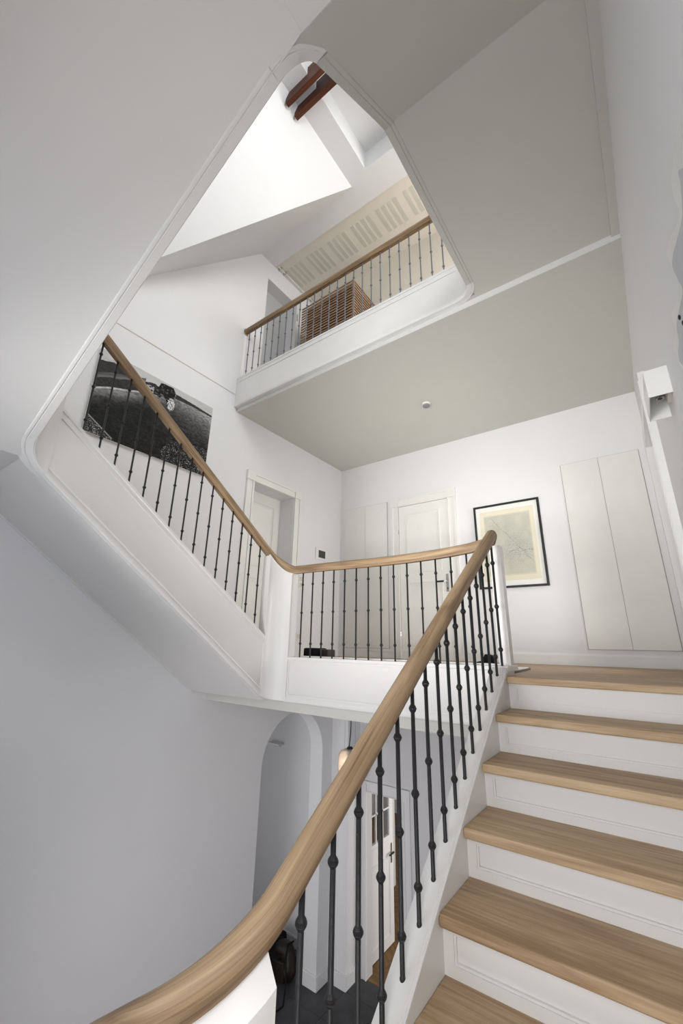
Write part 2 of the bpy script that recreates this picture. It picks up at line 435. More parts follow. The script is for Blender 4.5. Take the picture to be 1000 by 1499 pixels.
# well edges --------------------------------------------------------
# stringer profile: x offset measured from the well face towards the stair, t=top ref, b=bottom ref
def stringer_prof(wd):
    def f(p):
        top, bot = p[3] - p[2], p[4] - p[2]
        return [(-0.006, top), (-0.006, top - 0.022), (0.0, top - 0.027), (0.0, bot + 0.046), (-0.005, bot + 0.040), (-0.005, bot + 0.006), (0.0, bot),
                (0.003, bot - 0.001), (0.048, bot - 0.001), (0.050, bot + 0.0015), (0.053, bot + 0.0015), (0.055, bot - 0.001), (0.066, bot - 0.001), (0.070, bot + 0.008), (wd, bot + 0.010), (wd, top - 0.027), (wd + 0.004, top - 0.022), (wd + 0.004, top), (wd - 0.002, top), (wd - 0.004, top - 0.003), (wd - 0.008, top - 0.003), (wd - 0.010, top)]
    return f
def upper_prof(wd):
    def f(p):
        top, bot = p[3] - p[2], p[4] - p[2]
        return [(-0.006, top), (-0.006, top - 0.022), (0.0, top - 0.027), (0.0, bot + 0.046), (-0.004, bot + 0.040), (-0.004, bot + 0.004), (-0.001, bot),
                (0.034, bot), (0.036, bot + 0.004), (0.039, bot + 0.004), (0.041, bot), (0.052, bot), (0.056, bot + 0.002), (0.060, bot + 0.012), (wd, bot + 0.04), (wd, top - 0.027), (wd + 0.004, top - 0.022), (wd + 0.004, top)]
    return f
def stringer(name, plan, zt, zb, parent, flip=False, wd=0.082, m=None, upper=False):
    path = []; L = 0
    for i, p in enumerate(plan):
        if i: L += math.dist(p, plan[i - 1])
        path.append((p[0], p[1], 0.0, zt(L, *p), zb(L, *p)))
    pr = (upper_prof if upper else stringer_prof)(wd)
    if flip: f = lambda p: [(-a, b) for a, b in pr(p)]
    else: f = pr
    # z of the path itself is 0, profile gives absolute heights
    return sweep([(a, b, 0.0, c, d) for a, b, _, c, d in path], f).build(name, m or M['stair'], parent, smooth=True)
R0 = 0.15; R1 = 0.12; FU = 0.663
NX, LY, LX, FY = -0.826, 2.80, -2.76, 0.70    # well faces: near flight, landing, left flight, front flight
def seg(a, b, n): return [(a[0] + (b[0] - a[0]) * i / n, a[1] + (b[1] - a[1]) * i / n) for i in range(n + 1)]
# near flight stringer (travel +y, well on the left -> offset positive to the right)
def near_top(y): return min(-0.952 + 0.662 * (y - 1.422), -0.11)
def c0(p):  # plan: from lower front run round the corner and up
    return
plan = seg((-1.75, FY), (NX - R0, FY), 4)[:-1] + arc(NX - R0, FY + R0, R0, -90, 0, 10)
plan_c0 = plan
Lc = sum(math.dist(a, b) for a, b in zip(plan[:-1], plan[1:]))
zt0 = near_top(FY + R0)
stringer('stringer', plan, lambda L, x, y: zt0 - 0.64 * (Lc - L), lambda L, x, y: zt0 - 0.47 - 0.64 * (Lc - L), near)
plan = seg((NX, FY + R0), (NX, 2.70), 6) + [(NX, 2.72), (NX, 2.86)]
stringer('stringer', plan, lambda L, x, y: near_top(y), lambda L, x, y: min(near_top(y) - 0.47 + 0.0, -0.47), near)

# landing fascia and left flight stringer: travel from the right newel to the left, then towards the camera (well on the left)
land = thing('landing_edge', (-1.8, 2.84, -0.55), 'white panelled landing edge facing the stairwell, under the level railing', 'landing edge')
plan = [(NX - 0.0, LY)] + seg((NX - 0.02, LY), (LX + R0, LY), 6)
stringer('fascia', plan, lambda L, x, y: -0.11, lambda L, x, y: -0.468, land)
# recessed panel mouldings on the fascia
def frame_y(x0, x1, z0, z1, y, parent, m, wd=0.012, pr=0.006, name='panel_moulding'):
    f = MB(); f.box(x0, x1, y - pr, y, z1 - wd, z1); f.box(x0, x1, y - pr, y, z0, z0 + wd)
    f.box(x0, x0 + wd, y - pr, y, z0 + wd, z1 - wd); f.box(x1 - wd, x1, y - pr, y, z0 + wd, z1 - wd)
    return f.build(name, m, parent)
frame_y(LX + R0 + 0.01, NX - 0.03, -0.418, -0.152, LY, land, M['stair'])
MB().box(XW, NX + 0.08, LY + 0.066, 2.90, -0.545, -0.19).build('slab_edge', M['stair'], land)

left = thing('staircase_flight', (-3.25, 1.7, -0.16), 'left stair flight with white string and smooth white underside, rising along the left wall', 'stairs')
def left_top(y): return 0.05 + (2.667 - y) * 0.7075
def left_bot(y): return 1.486 - 0.722 * y
plan = arc(LX + R0, LY - R0, R0, 90, 180, 10)
Lc2 = sum(math.dist(a, b) for a, b in zip(plan[:-1], plan[1:]))
zl0, zb0 = left_top(LY - R0), left_bot(LY - R0)
stringer('curved_stringer', plan, lambda L, x, y: smooth_interp([-0.3, 0, Lc2, Lc2 + 0.3], [-0.11, -0.11, zl0, zl0 + 0.21], L), lambda L, x, y: smooth_interp([-0.3, 0, Lc2, Lc2 + .3], [-0.468, -0.468, zb0, zb0 + 0.21], L), left)
plan = seg((LX, LY - R0), (LX, FU + R1), 8)
stringer('stringer', plan, lambda L, x, y: left_top(y), lambda L, x, y: left_bot(y), left, upper=True)
def pan(y0, y1, wd=0.012):
    f = MB()
    zt = lambda y: left_top(y) - 0.055; zb = lambda y: left_bot(y) + 0.052
    for z, s in ((zt, -wd * 1.2), (zb, wd * 1.2)):
        f.prism([(LX, y0, z(y0)), (LX, y1, z(y1)), (LX, y1, z(y1) + s), (LX, y0, z(y0) + s)], (0.005, 0, 0))
    for ya, s in ((y0, wd), (y1, -wd)):
        f.prism([(LX, ya, zb(ya)), (LX, ya, zt(ya)), (LX, ya + s, zt(ya + s)), (LX, ya + s, zb(ya + s))], (0.005, 0, 0))
    f.build('panel_moulding', M['stair'], left)
pan(LY - R0 - 0.015, FU + R1 + 0.01)
def flight_solid(axis, mb):
    pass
# left flight: steps and soffit
rise = 0.1745; going = rise / 0.7075
nst = 8
for i in range(nst):
    yn = 2.62 - i * going; z = ZL + rise * (i + 1)
    MB().box(XW + 0.001, LX - 0.08, yn - going - 0.03, yn + 0.03, z - TT, z).build('tread', M['oak_tread'], left, bevel=0.005)
    MB().box(XW + 0.001, LX - 0.08, yn - 0.02, yn, z - rise, z - TT).build('riser', M['stair'], left)
s = MB()
zs = lambda y: left_bot(y) + 0.024
s.prism([(XW + .001, 0.66, 1.015), (XW + .001, 2.71, -0.462), (XW + .001, 2.87, -0.462), (XW + .001, 2.87, -0.2), (XW + .001, 2.62, -0.23), (XW + .001, 0.69, 1.13)], (LX - 0.02 - XW, 0, 0))
s.build('soffit', M['stair'], left)
struct(MB().prism([(XW, 0.72, 0.99), (XW, 2.72, -0.47), (XW, 2.72, -0.49), (XW, 0.70, 0.975)], (0.012, 0, 0)).build('trim_3', M['stair']))
s = MB().box(XW + 0.001, LX - 0.02, YF + 0.001, 0.66, 1.01, 1.24)
s.build('quarter_landing', M['stair'], left)
frame = None

front = thing('staircase_flight', (-1.75, 0.2, 1.0), 'stair flight overhead crossing the top left, seen from its plain white underside', 'stairs')
X2 = -0.768; XC2 = -0.695; YC2 = 0.633
SLF = (2.185 - 1.0) / 2.085
def zfront(x): return 1.0 + SLF * (x + 2.78)
def zright(y): return 2.185 + 0.851 * (y - 0.649)
R2 = 0.10; XB = -0.735
plan = arc(LX + R1, FU + R1, R1, 180, 270, 10)
A1 = sum(math.dist(a, b) for a, b in zip(plan[:-1], plan[1:]))
zA = left_bot(FU + R1); zB = zfront(LX + R1) - 0.006
zC = zfront(XB - R2) - 0.006; zD = zright(FU + R2) - 0.006
def bot_front(L): return smooth_interp([-0.2, 0, A1, A1 + 0.3], [zA - 0.144, zA, zB, zB + 0.3 * SLF], L)
stringer('curved_stringer', plan, lambda L, x, y: left_top(FU + R1) + (bot_front(L) - zA), lambda L, x, y: bot_front(L), front, upper=True)
plan = seg((LX + R1, FU), (XB - R2, FU), 8)
stringer('stringer', plan, lambda L, x, y: zfront(x) + 0.45, lambda L, x, y: zfront(x) - 0.006, front, upper=True)
plan = arc(XB - R2, FU + R2, R2, 270, 360, 12)
A2 = R2 * math.pi / 2
def bot_c2(L): return smooth_interp([-0.3, 0, A2, A2 + 0.3], [zC - 0.3 * SLF, zC, zD, zD + 0.255], L)
stringer('curved_stringer', plan, lambda L, x, y: bot_c2(L) + 0.455, lambda L, x, y: bot_c2(L), front, upper=True)
for i in range(7):
    xn = LX - 0.0 + i * 0.292; z = 1.24 + 0.168 * (i + 1)
    MB().box(xn - 0.03, xn + 0.30, YF + .001, FU - 0.08, z - TT, z).build('tread', M['oak_tread'], front, bevel=0.005)
    MB().box(xn, xn + 0.02, YF + .001, FU - 0.08, z - 0.168, z - TT).build('riser', M['stair'], front)
s = MB()
XM = XB - R2
s.prism([(LX - 0.02, YF + .001, 1.0), (XM, YF + .001, zfront(XM)), (XM, YF + .001, 2.25), (LX - 0.02, YF + .001, 1.14)], (0, FU - 0.012 - YF, 0))
s.prism([(XM, YF + .001, zfront(XM)), (XC2, YF + .001, 2.185), (XC2, YF + .001, 2.33), (XM, YF + .001, 2.25)], (0, YC2 - YF, 0))
s.build('soffit', M['stair'], front)
rightf = thing('staircase_flight', (-0.2, 1.0, 2.2), 'short stair flight overhead at top right, underside turning flat at the upper floor', 'stairs')
s = MB().box(XC2 + 0.0005, XR - 0.001, YF + 0.001, YC2, 2.182, 2.42)
s.build('quarter_landing', M['stair'], rightf)
s = MB().prism([(XB + 0.002, YC2, zright(YC2)), (XB + 0.002, 1.383, 2.81), (XB + 0.002, 1.383, 3.07), (XB + 0.002, YC2, 2.42)], (XR - XB - 0.003, 0, 0))
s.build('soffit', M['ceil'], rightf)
for i in range(3):
    yn = 0.68 + i * 0.25; z = 2.47 + 0.158 * (i + 1)
    MB().box(XB + 0.08, XR - .001, yn - 0.03, yn + 0.27, z - TT, z).build('tread', M['oak_tread'], rightf, bevel=0.005)
plan = seg((XB, FU + R2), (X2, 1.39), 6)
stringer('stringer', plan, lambda L, x, y: zright(y) + 0.45, lambda L, x, y: min(zright(y), 2.81) - 0.006, rightf, m=M['ceil'], upper=True)
gal = thing('gallery_edge', (-2.2, 2.84, 2.75), 'white fascia of the upper gallery, with a rounded corner at its right end', 'gallery edge')
ZGB, ZGT = 2.804, 3.215
GY = 2.815
plan = [(X2, 1.39)] + seg((X2, 1.5), (X2, GY - R1), 4)
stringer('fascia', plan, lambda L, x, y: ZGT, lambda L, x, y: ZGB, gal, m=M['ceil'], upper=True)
plan = arc(X2 - R1, GY - R1, R1, 0, 90, 12) + seg((X2 - R1 - 0.01, GY), (XW + 0.0005, GY), 6)
stringer('fascia', plan, lambda L, x, y: ZGT, lambda L, x, y: ZGB - 0.008 * max(0, min(1, (L - 0.1) / 0.3)), gal, m=M['trim'], upper=True)
MB().box(XW + 0.012, X2 - R1 + 0.01, GY - 0.005, GY + 0.001, 3.138, 3.146).build('bead_moulding', M['trim'], gal)
struct(MB().box(XW, XR, 2.88, YG, 3.07, ZU).build('floor_gallery', M['oak_plank']))

# ------------------------------------------------------------------ handrails
RP = [(-0.020, -0.035), (0.020, -0.035), (0.024, -0.022), (0.030, -0.015), (0.033, -0.002), (0.033, 0.010), (0.029, 0.022), (0.020, 0.031), (0.009, 0.035),
      (-0.009, 0.035), (-0.020, 0.031), (-0.029, 0.022), (-0.033, 0.010), (-0.033, -0.002), (-0.030, -0.015), (-0.024, -0.022)]
def rail(path, parent, label=None):
    mb = sweep(path, lambda p: RP, follow=True)
    o = mb.build('handrail', M['oak_rail'], parent, smooth=True, origin=org(parent))
    me = o.data; uv = me.uv_layers.new(name='UVMap')
    k = mb.k; n = len(mb.v)
    per = [0.0]
    for j in range(1, k): per.append(per[-1] + math.dist(RP[j], RP[j - 1]))
    tot = per[-1] + math.dist(RP[0], RP[-1])
    for poly in me.polygons:
        js = [me.loops[li].vertex_index % k for li in poly.loop_indices]
        wrap = (0 in js) and (k - 1 in js)
        for li in poly.loop_indices:
            vi = me.loops[li].vertex_index
            i, j = divmod(vi, k)
            v = tot if (wrap and j == 0) else per[j]
            uv.data[li].uv = (mb.lens[min(i, mb.n - 1)], v)
    return o

MB().box(XW + 0.3, NX + 0.02, 2.884, 2.898, -0.20, -0.098).build('upstand', M['stair'], land)
bal = thing('stair_balustrade', (-0.785, 0.85, -1.35), 'long balustrade with oak handrail over black knobbed iron bars, from foreground to left flight', 'balustrade')
pts = []
# lower run, corner, near flight, newel corner, landing, left corner, left flight
P = seg((-1.75, 0.66), (-0.975, 0.66), 8)[:-1] + arc(-0.975, 0.85, 0.19, -90, 0, 14)[:-1] + seg((-0.785, 0.85), (-0.785, 2.79), 22)[:-1]
P += arc(-0.835, 2.79, 0.05, 0, 90, 6)[:-1] + seg((-0.835, 2.84), (-2.61, 2.84), 14)[:-1] + arc(-2.61, 2.65, 0.19, 90, 180, 14)[:-1] + seg((-2.80, 2.65), (-2.80, 0.783), 16)[:-1]
P += arc(-2.64, 0.783, 0.16, 180, 270, 10)[:-1] + seg((-2.64, 0.623), (-2.30, 0.623), 3)
Ls = [0.0]
for a, b in zip(P[:-1], P[1:]): Ls.append(Ls[-1] + math.dist(a, b))
def near_c(y): return -0.131 + 0.664 * (y - 1.554) + 0.042
def left_c(y): return 0.765 + (2.668 - y) * 0.7075 + 0.043
LA = Ls[8]; LB = Ls[22]; LC = Ls[44]; LD = Ls[50]; LE = Ls[64]; LF = Ls[78]; LG = Ls[94]
path = []
for p, L in zip(P, Ls):
    if L < LA: z = near_c(0.85) - 0.60 * (LB - LA) - 0.64 * (LA - L)
    elif L < LB: z = near_c(0.85) - 0.60 * (LB - L)
    elif L < LC: z = near_c(p[1])
    elif L < LE: z = smooth_interp([LC - 0.02, LC, LD, LD + 0.12, LE - 0.1, LE], [near_c(2.79) - 0.003, near_c(2.79) - 0.003, 0.688, 0.668, 0.655, 0.656], L)
    elif L < LF:
        u = (L - LE) / (LF - LE); z0, z1, d1 = 0.656, left_c(2.65), 0.7075 * (LF - LE)
        z = (2*u**3 - 3*u**2 + 1) * z0 + (-2*u**3 + 3*u**2) * z1 + (u**3 - u**2) * d1 + (u**3 - 2*u**2 + u) * 0.05
    elif L < LG: z = left_c(p[1])
    else: z = left_c(0.783) + 0.60 * (L - LG)
    path.append((p[0], p[1], z))
rail(path, bal)

# balusters: one master shape, mesh data shared by length
knob_me = {}
def knob_mesh(mname, m):
    if mname in knob_me: return knob_me[mname]
    mb = MB().lathe((0, 0, 0), [(0.0075, -0.0165), (0.0100, -0.0135), (0.0142, -0.0065), (0.0134, -0.0050), (0.0155, -0.0030), (0.0155, 0.0030), (0.0134, 0.0050), (0.0142, 0.0065), (0.0100, 0.0135), (0.0075, 0.0165)], 12)
    me = bpy.data.meshes.new('knob'); me.from_pydata(mb.v, [], mb.f); me.materials.append(m)
    knob_me[mname] = me; return me
bar_me = {}
def baluster(x, y, z0, z1, parent, m, knobs=(0.105, 0.371, 0.638), sink=0.02, rise_=0.03, r=0.0064):
    h = round(z1 - z0 + rise_, 3); key = (m.name, h, r)
    if key not in bar_me:
        mb = MB().lathe((0, 0, 0), [(r * 1.2, -sink), (r * 1.2, 0.002), (r, 0.004), (r, h)], 10)
        me = bpy.data.meshes.new('baluster'); me.from_pydata(mb.v, [], mb.f); me.materials.append(m)
        me.polygons.foreach_set('use_smooth', [len(p.vertices) == 4 for p in me.polygons])
        bar_me[key] = me
    o = bpy.data.objects.new('baluster', bar_me[key]); COL.objects.link(o)
    o.parent = parent; o.location = Vector((x, y, z0)) - org(parent)
    kme = knob_mesh(m.name, m); ks = 0.95 if r > 0.007 else 0.78
    for k in knobs:
        q = bpy.data.objects.new('knob', kme); COL.objects.link(q); q.parent = o; q.location = (0, 0, k); q.scale = (ks, ks, ks * 0.92)
    return o
y = 0.937
while y < 2.79:
    zf = near_top(y) - 0.0
    baluster(-0.785, y, zf, near_c(y) - 0.045, bal, M['iron'], (0.100, 0.371, 0.648) if y < 2.7 else (0.10, 0.36, 0.64), r=0.0076)
    y += 0.1211
x = -2.513
while x < -0.93:
    baluster(x, 2.84, -0.11, 0.628, bal, M['iron'], (0.113, 0.374, 0.623))
    x += 0.1173
y = 2.668
while y > 0.85:
    baluster(-2.80, y, left_top(y), left_c(y) - 0.045, bal, M['iron'], (0.105, 0.36, 0.625))
    y -= 0.11553
# solid white corner panels under the rail
def corner_panel(plan, zb, zt, name='newel_panel', w0=0.043, w1=0.022, cap=0.03):
    pth = []; L = 0
    for i, p in enumerate(plan):
        if i: L += math.dist(p, plan[i - 1])
        pth.append((p[0], p[1], 0.0, zb(L, *p), zt(L, *p)))
    f = lambda p: [(-w0, p[3]), (-w0, p[4] - cap - 0.02), (-w1, p[4] - 0.008), (-w1, p[4]), (w1, p[4]), (w1, p[4] - 0.008), (w0, p[4] - cap - 0.02), (w0, p[3])]
    return sweep(pth, f).build(name, M['stair'], bal, smooth=True)
A = sum(math.dist(a, b) for a, b in zip(P[8:22], P[9:23]))
pl = seg((-1.20, 0.66), (-0.975, 0.66), 3)[:-1] + arc(-0.975, 0.85, 0.19, -90, -8, 12)
AL = 0.225 + A
corner_panel(pl, lambda L, x, y: near_top(0.85) - 0.64 * (AL - L) - 0.42, lambda L, x, y: near_c(0.85) - 0.60 * (AL - L) - 0.038, w0=0.048, w1=0.006, cap=0.035)
def lc(L):  # landing-left corner rail height
    u = max(0, min(1, L / (LF - LE))); return (2*u**3 - 3*u**2 + 1) * 0.656 + (-2*u**3 + 3*u**2) * left_c(2.65) + (u**3 - u**2) * 0.7075 * (LF - LE)
corner_panel(arc(-2.61, 2.65, 0.19, 90, 180, 14), lambda L, x, y: smooth_interp([-0.3, 0, Lc2, Lc2 + 0.3], [-0.468, -0.468, zb0, zb0 + 0.21], L * 0.79) + 0.004, lambda L, x, y: lc(L) - 0.034, w0=0.048, w1=0.040, cap=0.01)
corner_panel(arc(-2.64, 0.783, 0.16, 180, 270, 10), lambda L, x, y: bot_front(L * .75) + 0.004, lambda L, x, y: left_c(0.783) + 0.60 * L - 0.036, w0=0.048, w1=0.040, cap=0.01)
MB().box(-0.824, -0.752, 2.83, 2.905, -0.12, 0.665).build('newel_post', M['stair'], bal, bevel=0.006, smooth=True)
MB().box(-0.835, -0.738, 2.70, 2.935, -0.135, -0.105).build('newel_base', M['stair'], bal, bevel=0.004)

gb = thing('gallery_balustrade', (-2.2, 2.87, 3.2), 'upper gallery balustrade, a straight oak handrail on slim grey iron bars', 'balustrade')
rail([(XW + 0.002, 2.87, 3.972), (-3.0, 2.87, 3.974), (-2.2, 2.87, 3.980), (-1.5, 2.87, 3.985), (-0.90, 2.87, 3.988), (-0.72, 2.87, 3.988)], gb)
x = -3.683
while x < -0.74:
    baluster(x, 2.87, 3.213, 3.942, gb, M['grey_iron'], (0.11, 0.36, 0.60))
    x += 0.11158
MB().box(XW + 0.001, XW + 0.014, 2.84, 2.90, 3.93, 4.01).build('wall_rosette', M['oak_tread'], gb)
MB().box(XW, -0.7, 2.85, 2.90, 3.15, 3.214).build('shoe_rail', M['trim'], gb)
# ------------------------------------------------------------------ hall floor: slate tiles and oak herringbone
fl = struct(MB().box(XW - 2.4, XR + 0.2, YF, 10.1, ZG - 0.15, ZG - 0.008).build('floor', M['grout']))
def slab(name, poly, z0, z1, m, parent):
    return MB().prism([(p[0], p[1], z0) for p in poly], (0, 0, z1 - z0)).build(name, m, parent)
ts = 0.44
for i in range(-8, 6):
    for j in range(0, 10):
        x0 = -3.51 + i * ts; y0 = 1.05 + j * ts * 1.0
        if x0 < -5.8 or x0 > -0.9 or y0 > 5.30: continue
        y1 = min(y0 + ts, 5.30) - 0.004
        if y1 - y0 < 0.03: continue
        slab('floor_tile', [(x0, y0), (x0 + ts - 0.004, y0), (x0 + ts - 0.004, y1), (x0, y1)], ZG - 0.0079, ZG, M['slate'], fl)
pw, plh = 0.10, 0.50
def plank(cx, cy, ang):
    c, s_ = math.cos(ang), math.sin(ang); h, v = plh / 2 - 0.0015, pw / 2 - 0.0015
    o = MB().box(-h, h, -v, v, 0, 0.0079).build('floor_plank', M['oak_dark'], fl, origin=(0, 0, 0))
    o.location = Vector((cx, cy, ZG - 0.0079)) - org(fl); o.rotation_euler = (0, 0, ang); return o
cnt = 0
for r in range(-30, 30):
    for q in range(-14, 14):
        # herringbone lattice rotated by 45 degrees
        ax = q * (plh) * 1.0 + r * pw; ay = r * pw - q * plh
        for kind in (0, 1):
            if kind == 0: cx, cy, an = ax + plh / 2, ay + pw / 2, 0
            else: cx, cy, an = ax + plh + pw / 2 - 0.0, ay + pw - plh / 2 + 0.0, math.pi / 2
            X = (cx - cy) / math.sqrt(2) - 3.3; Y = (cx + cy) / math.sqrt(2) + 6.8
            if -4.9 < X < -2.5 and 5.36 < Y < 8.6 and Y > 5.66:
                if cnt < 290: plank(X, Y, an + math.pi / 4); cnt += 1
struct(box('floor', M['oak_dark'], -6.0, -1.0, 5.42, 10.0, ZG - 0.0085, ZG - 0.0006))
sill = box('floor_threshold', M['oak_dark'], -3.40, -2.90, 5.30, 5.42, ZG - 0.0079, ZG + 0.001, fl)
# baseboards
def skirt(name, x0, x1, y0, y1, z, h, m, side):
    mb = MB().box(x0, x1, y0, y1, z, z + h)
    e = 0.006
    mb.box(x0 - (e if side == '-x' else 0), x1 + (e if side in ('+x', '-y') else 0), y0 - (e if side == '-y' else 0), y1, z + h - 0.028, z + h - 0.010)
    return struct(mb.build(name, m))
skirt('baseboard_back', XW, XR, YB - 0.014, YB, ZL, 0.115, M['trim'], '-y')
skirt('baseboard_left', XW, XW + 0.014, 4.115, YB, ZL, 0.10, M['trim'], '+x')
skirt('baseboard_left', XW, XW + 0.014, 2.9, 3.11, ZL, 0.10, M['trim'], '+x')
skirt('baseboard_pier', XW - 0.2, XW + 0.0135, AY1 - 0.014, AY1 - 0.0005, ZG, 0.14, M['wall'], '-y')
skirt('baseboard_pier', XW + 0.0005, XW + 0.014, AY1, 4.995, ZG, 0.14, M['wall'], '+x')
skirt('baseboard_pier', XW + 0.001, -3.4965, 4.996, 5.0095, ZG, 0.14, M['wall'], '-y')
skirt('baseboard_pier', -3.5095, -3.496, 5.0105, 5.2995, ZG, 0.14, M['wall'], '+x')
skirt('baseboard_passage', -5.99, XW - 0.2, 5.166, 5.18, ZG, 0.13, M['wall'], '-y')
skirt('baseboard_back', -2.75, XR, 5.286, 5.30, ZG, 0.14, M['wall'], '-y')

# ------------------------------------------------------------------ doors
def casing(x0, x1, z1, y, parent, wd=0.115, out=0.028, hdr=0.125):
    """architrave on a wall facing -y around opening x0..x1"""
    for s in (0, 1):
        a, b = (x0 - wd, x0) if s == 0 else (x1, x1 + wd)
        mb = MB().box(a, b, y - out * 0.6, y, ZLOC, z1)
        mb.box(a + 0.001, a + 0.03 if s == 0 else a + 0.012, y - out, y - 0.001, ZLOC + 0.001, z1 - 0.001); mb.box(b - 0.012 if s == 0 else b - 0.03, b - 0.001, y - out, y - 0.001, ZLOC + 0.001, z1 - 0.001)
        mb.build('jamb_casing', M['door'], parent)
        MB().box(a - 0.004, b + 0.004, y - out - 0.006, y, z1, z1 + hdr).build('corner_block', M['door'], parent)
    mb = MB().box(x0, x1, y - out * 0.6, y, z1, z1 + hdr); mb.box(x0 + 0.001, x1 - 0.001, y - out, y - 0.001, z1 + hdr - 0.03, z1 + hdr - 0.001); mb.box(x0 + 0.001, x1 - 0.001, y - out, y - 0.001, z1 + 0.001, z1 + 0.012)
    mb.build('head_casing', M['door'], parent)
ZLOC = ZL
def lever(parent, base, dx, plane='y', s=-1):
    """steel lever handle with long plate; dx: direction of lever"""
    b = Vector(base)
    pl = MB().box(b.x - 0.018, b.x + 0.018, b.y + s * 0.006, b.y, b.z - 0.13, b.z + 0.10) if plane == 'y' else MB().box(b.x, b.x + s * 0.006, b.y - 0.018, b.y + 0.018, b.z - 0.13, b.z + 0.10)
    h = pl.build('handle', M['steel'], parent, bevel=0.002)
    if plane == 'y':
        MB().tube([b, b + Vector((0, s * 0.045, 0))], 0.009).build('handle_neck', M['steel'], h)
        MB().tube([b + Vector((0, s * 0.045, 0)), b + Vector((dx * 0.03, s * 0.05, 0))], 0.009).build('handle_neck', M['steel'], h)
        MB().tube([b + Vector((dx * 0.03, s * 0.05, 0)), b + Vector((dx * 0.13, s * 0.05, 0))], 0.012).build('handle_grip', M['black'], h)
        MB().box(b.x - 0.006, b.x + 0.006, b.y + s * 0.0075, b.y, b.z - 0.105, b.z - 0.075).build('keyhole', M['black'], h)
    else:
        MB().tube([b, b + Vector((s * 0.045, 0, 0))], 0.009).build('handle_neck', M['steel'], h)
        MB().tube([b + Vector((s * 0.045, dx * 0.0, 0)), b + Vector((s * 0.05, dx * 0.12, 0))], 0.012).build('handle_grip', M['black'], h)
        MB().box(b.x, b.x + s * 0.0075, b.y - 0.006, b.y + 0.006, b.z - 0.105, b.z - 0.075).build('keyhole', M['black'], h)
# door in the landing back wall
d1 = thing('door_1', (-2.35, YB, ZL), 'white panelled door with steel lever handle in the landing back wall, left of the framed print', 'door')
struct(d1)
casing(-2.722, -1.972, 1.925, YB, d1)
leaf = MB().box(-2.716, -1.978, YB - 0.010, YB, ZL + 0.005, 1.919).build('leaf', M['door'], d1)
MB().box(-2.722, -1.972, YB - 0.004, YB - 0.001, ZL, 1.925).build('door_joint', M['gap'], d1)
def panel_y(x0, x1, z0, z1, y, parent, m):
    f = MB()
    for k, (d, pr) in enumerate(((0, 0.010), (0.022, 0.005))):
        w_ = 0.012
        a0, a1, b0, b1 = x0 + d, x1 - d, z0 + d, z1 - d
        f.box(a0, a1, y - pr, y, b1 - w_, b1); f.box(a0, a1, y - pr, y, b0, b0 + w_)
        f.box(a0, a0 + w_, y - pr, y, b0 + w_, b1 - w_); f.box(a1 - w_, a1, y - pr, y, b0 + w_, b1 - w_)
    f.build('door_panel', m, parent)
panel_y(-2.60, -2.10, 0.95, 1.79, YB - 0.010, leaf, M['door'])
panel_y(-2.60, -2.10, 0.02, 0.82, YB - 0.010, leaf, M['door'])
lever(d1, (-2.035, YB - 0.010, 0.80), -1)
for z in (1.55, 0.15): MB().lathe((-2.722, YB - 0.02, z), [(0.006, -0.03), (0.006, 0.03)], 8).build('hinge', M['steel'], d1)
# door in the landing left wall, set deep in its recess
d2 = thing('door_2', (XW, 3.6, ZL), 'white panelled door set deep in the left wall of the landing, above the curve of the handrail', 'door')
struct(d2)
def casing_x(y0, y1, z0, z1, x, parent, m, wd=0.122, out=0.028, hdr=0.115):
    for a, b in ((y0 - wd, y0), (y1, y1 + wd)):
        mb = MB().box(x, x + out * 0.6, a, b, z0, z1); mb.box(x + 0.001, x + out, a + 0.001, a + 0.025, z0 + 0.001, z1 - 0.001); mb.box(x + 0.001, x + out, b - 0.025, b - 0.001, z0 + 0.001, z1 - 0.001)
        mb.build('jamb_casing', m, parent)
        MB().box(x, x + out + 0.006, a - 0.004, b + 0.004, z1, z1 + hdr).build('corner_block', m, parent)
    mb = MB().box(x, x + out * 0.6, y0, y1, z1, z1 + hdr); mb.box(x + 0.001, x + out, y0 + 0.001, y1 - 0.001, z1 + hdr - 0.03, z1 + hdr - 0.001)
    mb.box(x + 0.001, x + out, y0 + 0.001, y1 - 0.001, z1 + 0.001, z1 + 0.012)
    mb.build('head_casing', m, parent)
casing_x(3.235, 3.99, ZL, 1.94, XW, d2, M['door'])
lf2 = MB().box(-4.06, -4.02, 3.23, 3.985, ZL, 1.94).build('leaf', M['door'], d2)
def panel_x(y0, y1, z0, z1, x, parent, m, s=1):
    f = MB()
    for d, pr in ((0, 0.010), (0.022, 0.005)):
        w_ = 0.012; a0, a1, b0, b1 = y0 + d, y1 - d, z0 + d, z1 - d; X = x + s * pr
        f.box(x, X, a0, a1, b1 - w_, b1); f.box(x, X, a0, a1, b0, b0 + w_); f.box(x, X, a0, a0 + w_, b0 + w_, b1 - w_); f.box(x, X, a1 - w_, a1, b0 + w_, b1 - w_)
    f.build('door_panel', m, parent)
panel_x(3.35, 3.865, 0.95, 1.80, -4.02, lf2, M['door'])
panel_x(3.35, 3.865, 0.02, 0.80, -4.02, lf2, M['door'])
lever(d2, (-4.02, 3.925, 0.86), -1, 'x', 1)
# gallery door in the left wall
d3 = thing('door_3', (XW, 3.45, ZU), 'grey flush door recessed in the left wall behind the upper gallery railing', 'door')
struct(d3)
MB().box(-4.00, -3.96, 3.167, 3.79, ZU, 5.175).build('leaf', M['greydoor'], d3)
mb = MB().box(XW, XW + 0.012, 3.79, 3.905, ZU, 5.175)
mb.build('jamb_casing', M['trim'], d3)
MB().box(XW + 0.012, XW + 0.022, 3.80, 3.815, 4.86, 4.99).build('hinge', M['steel'], d3)
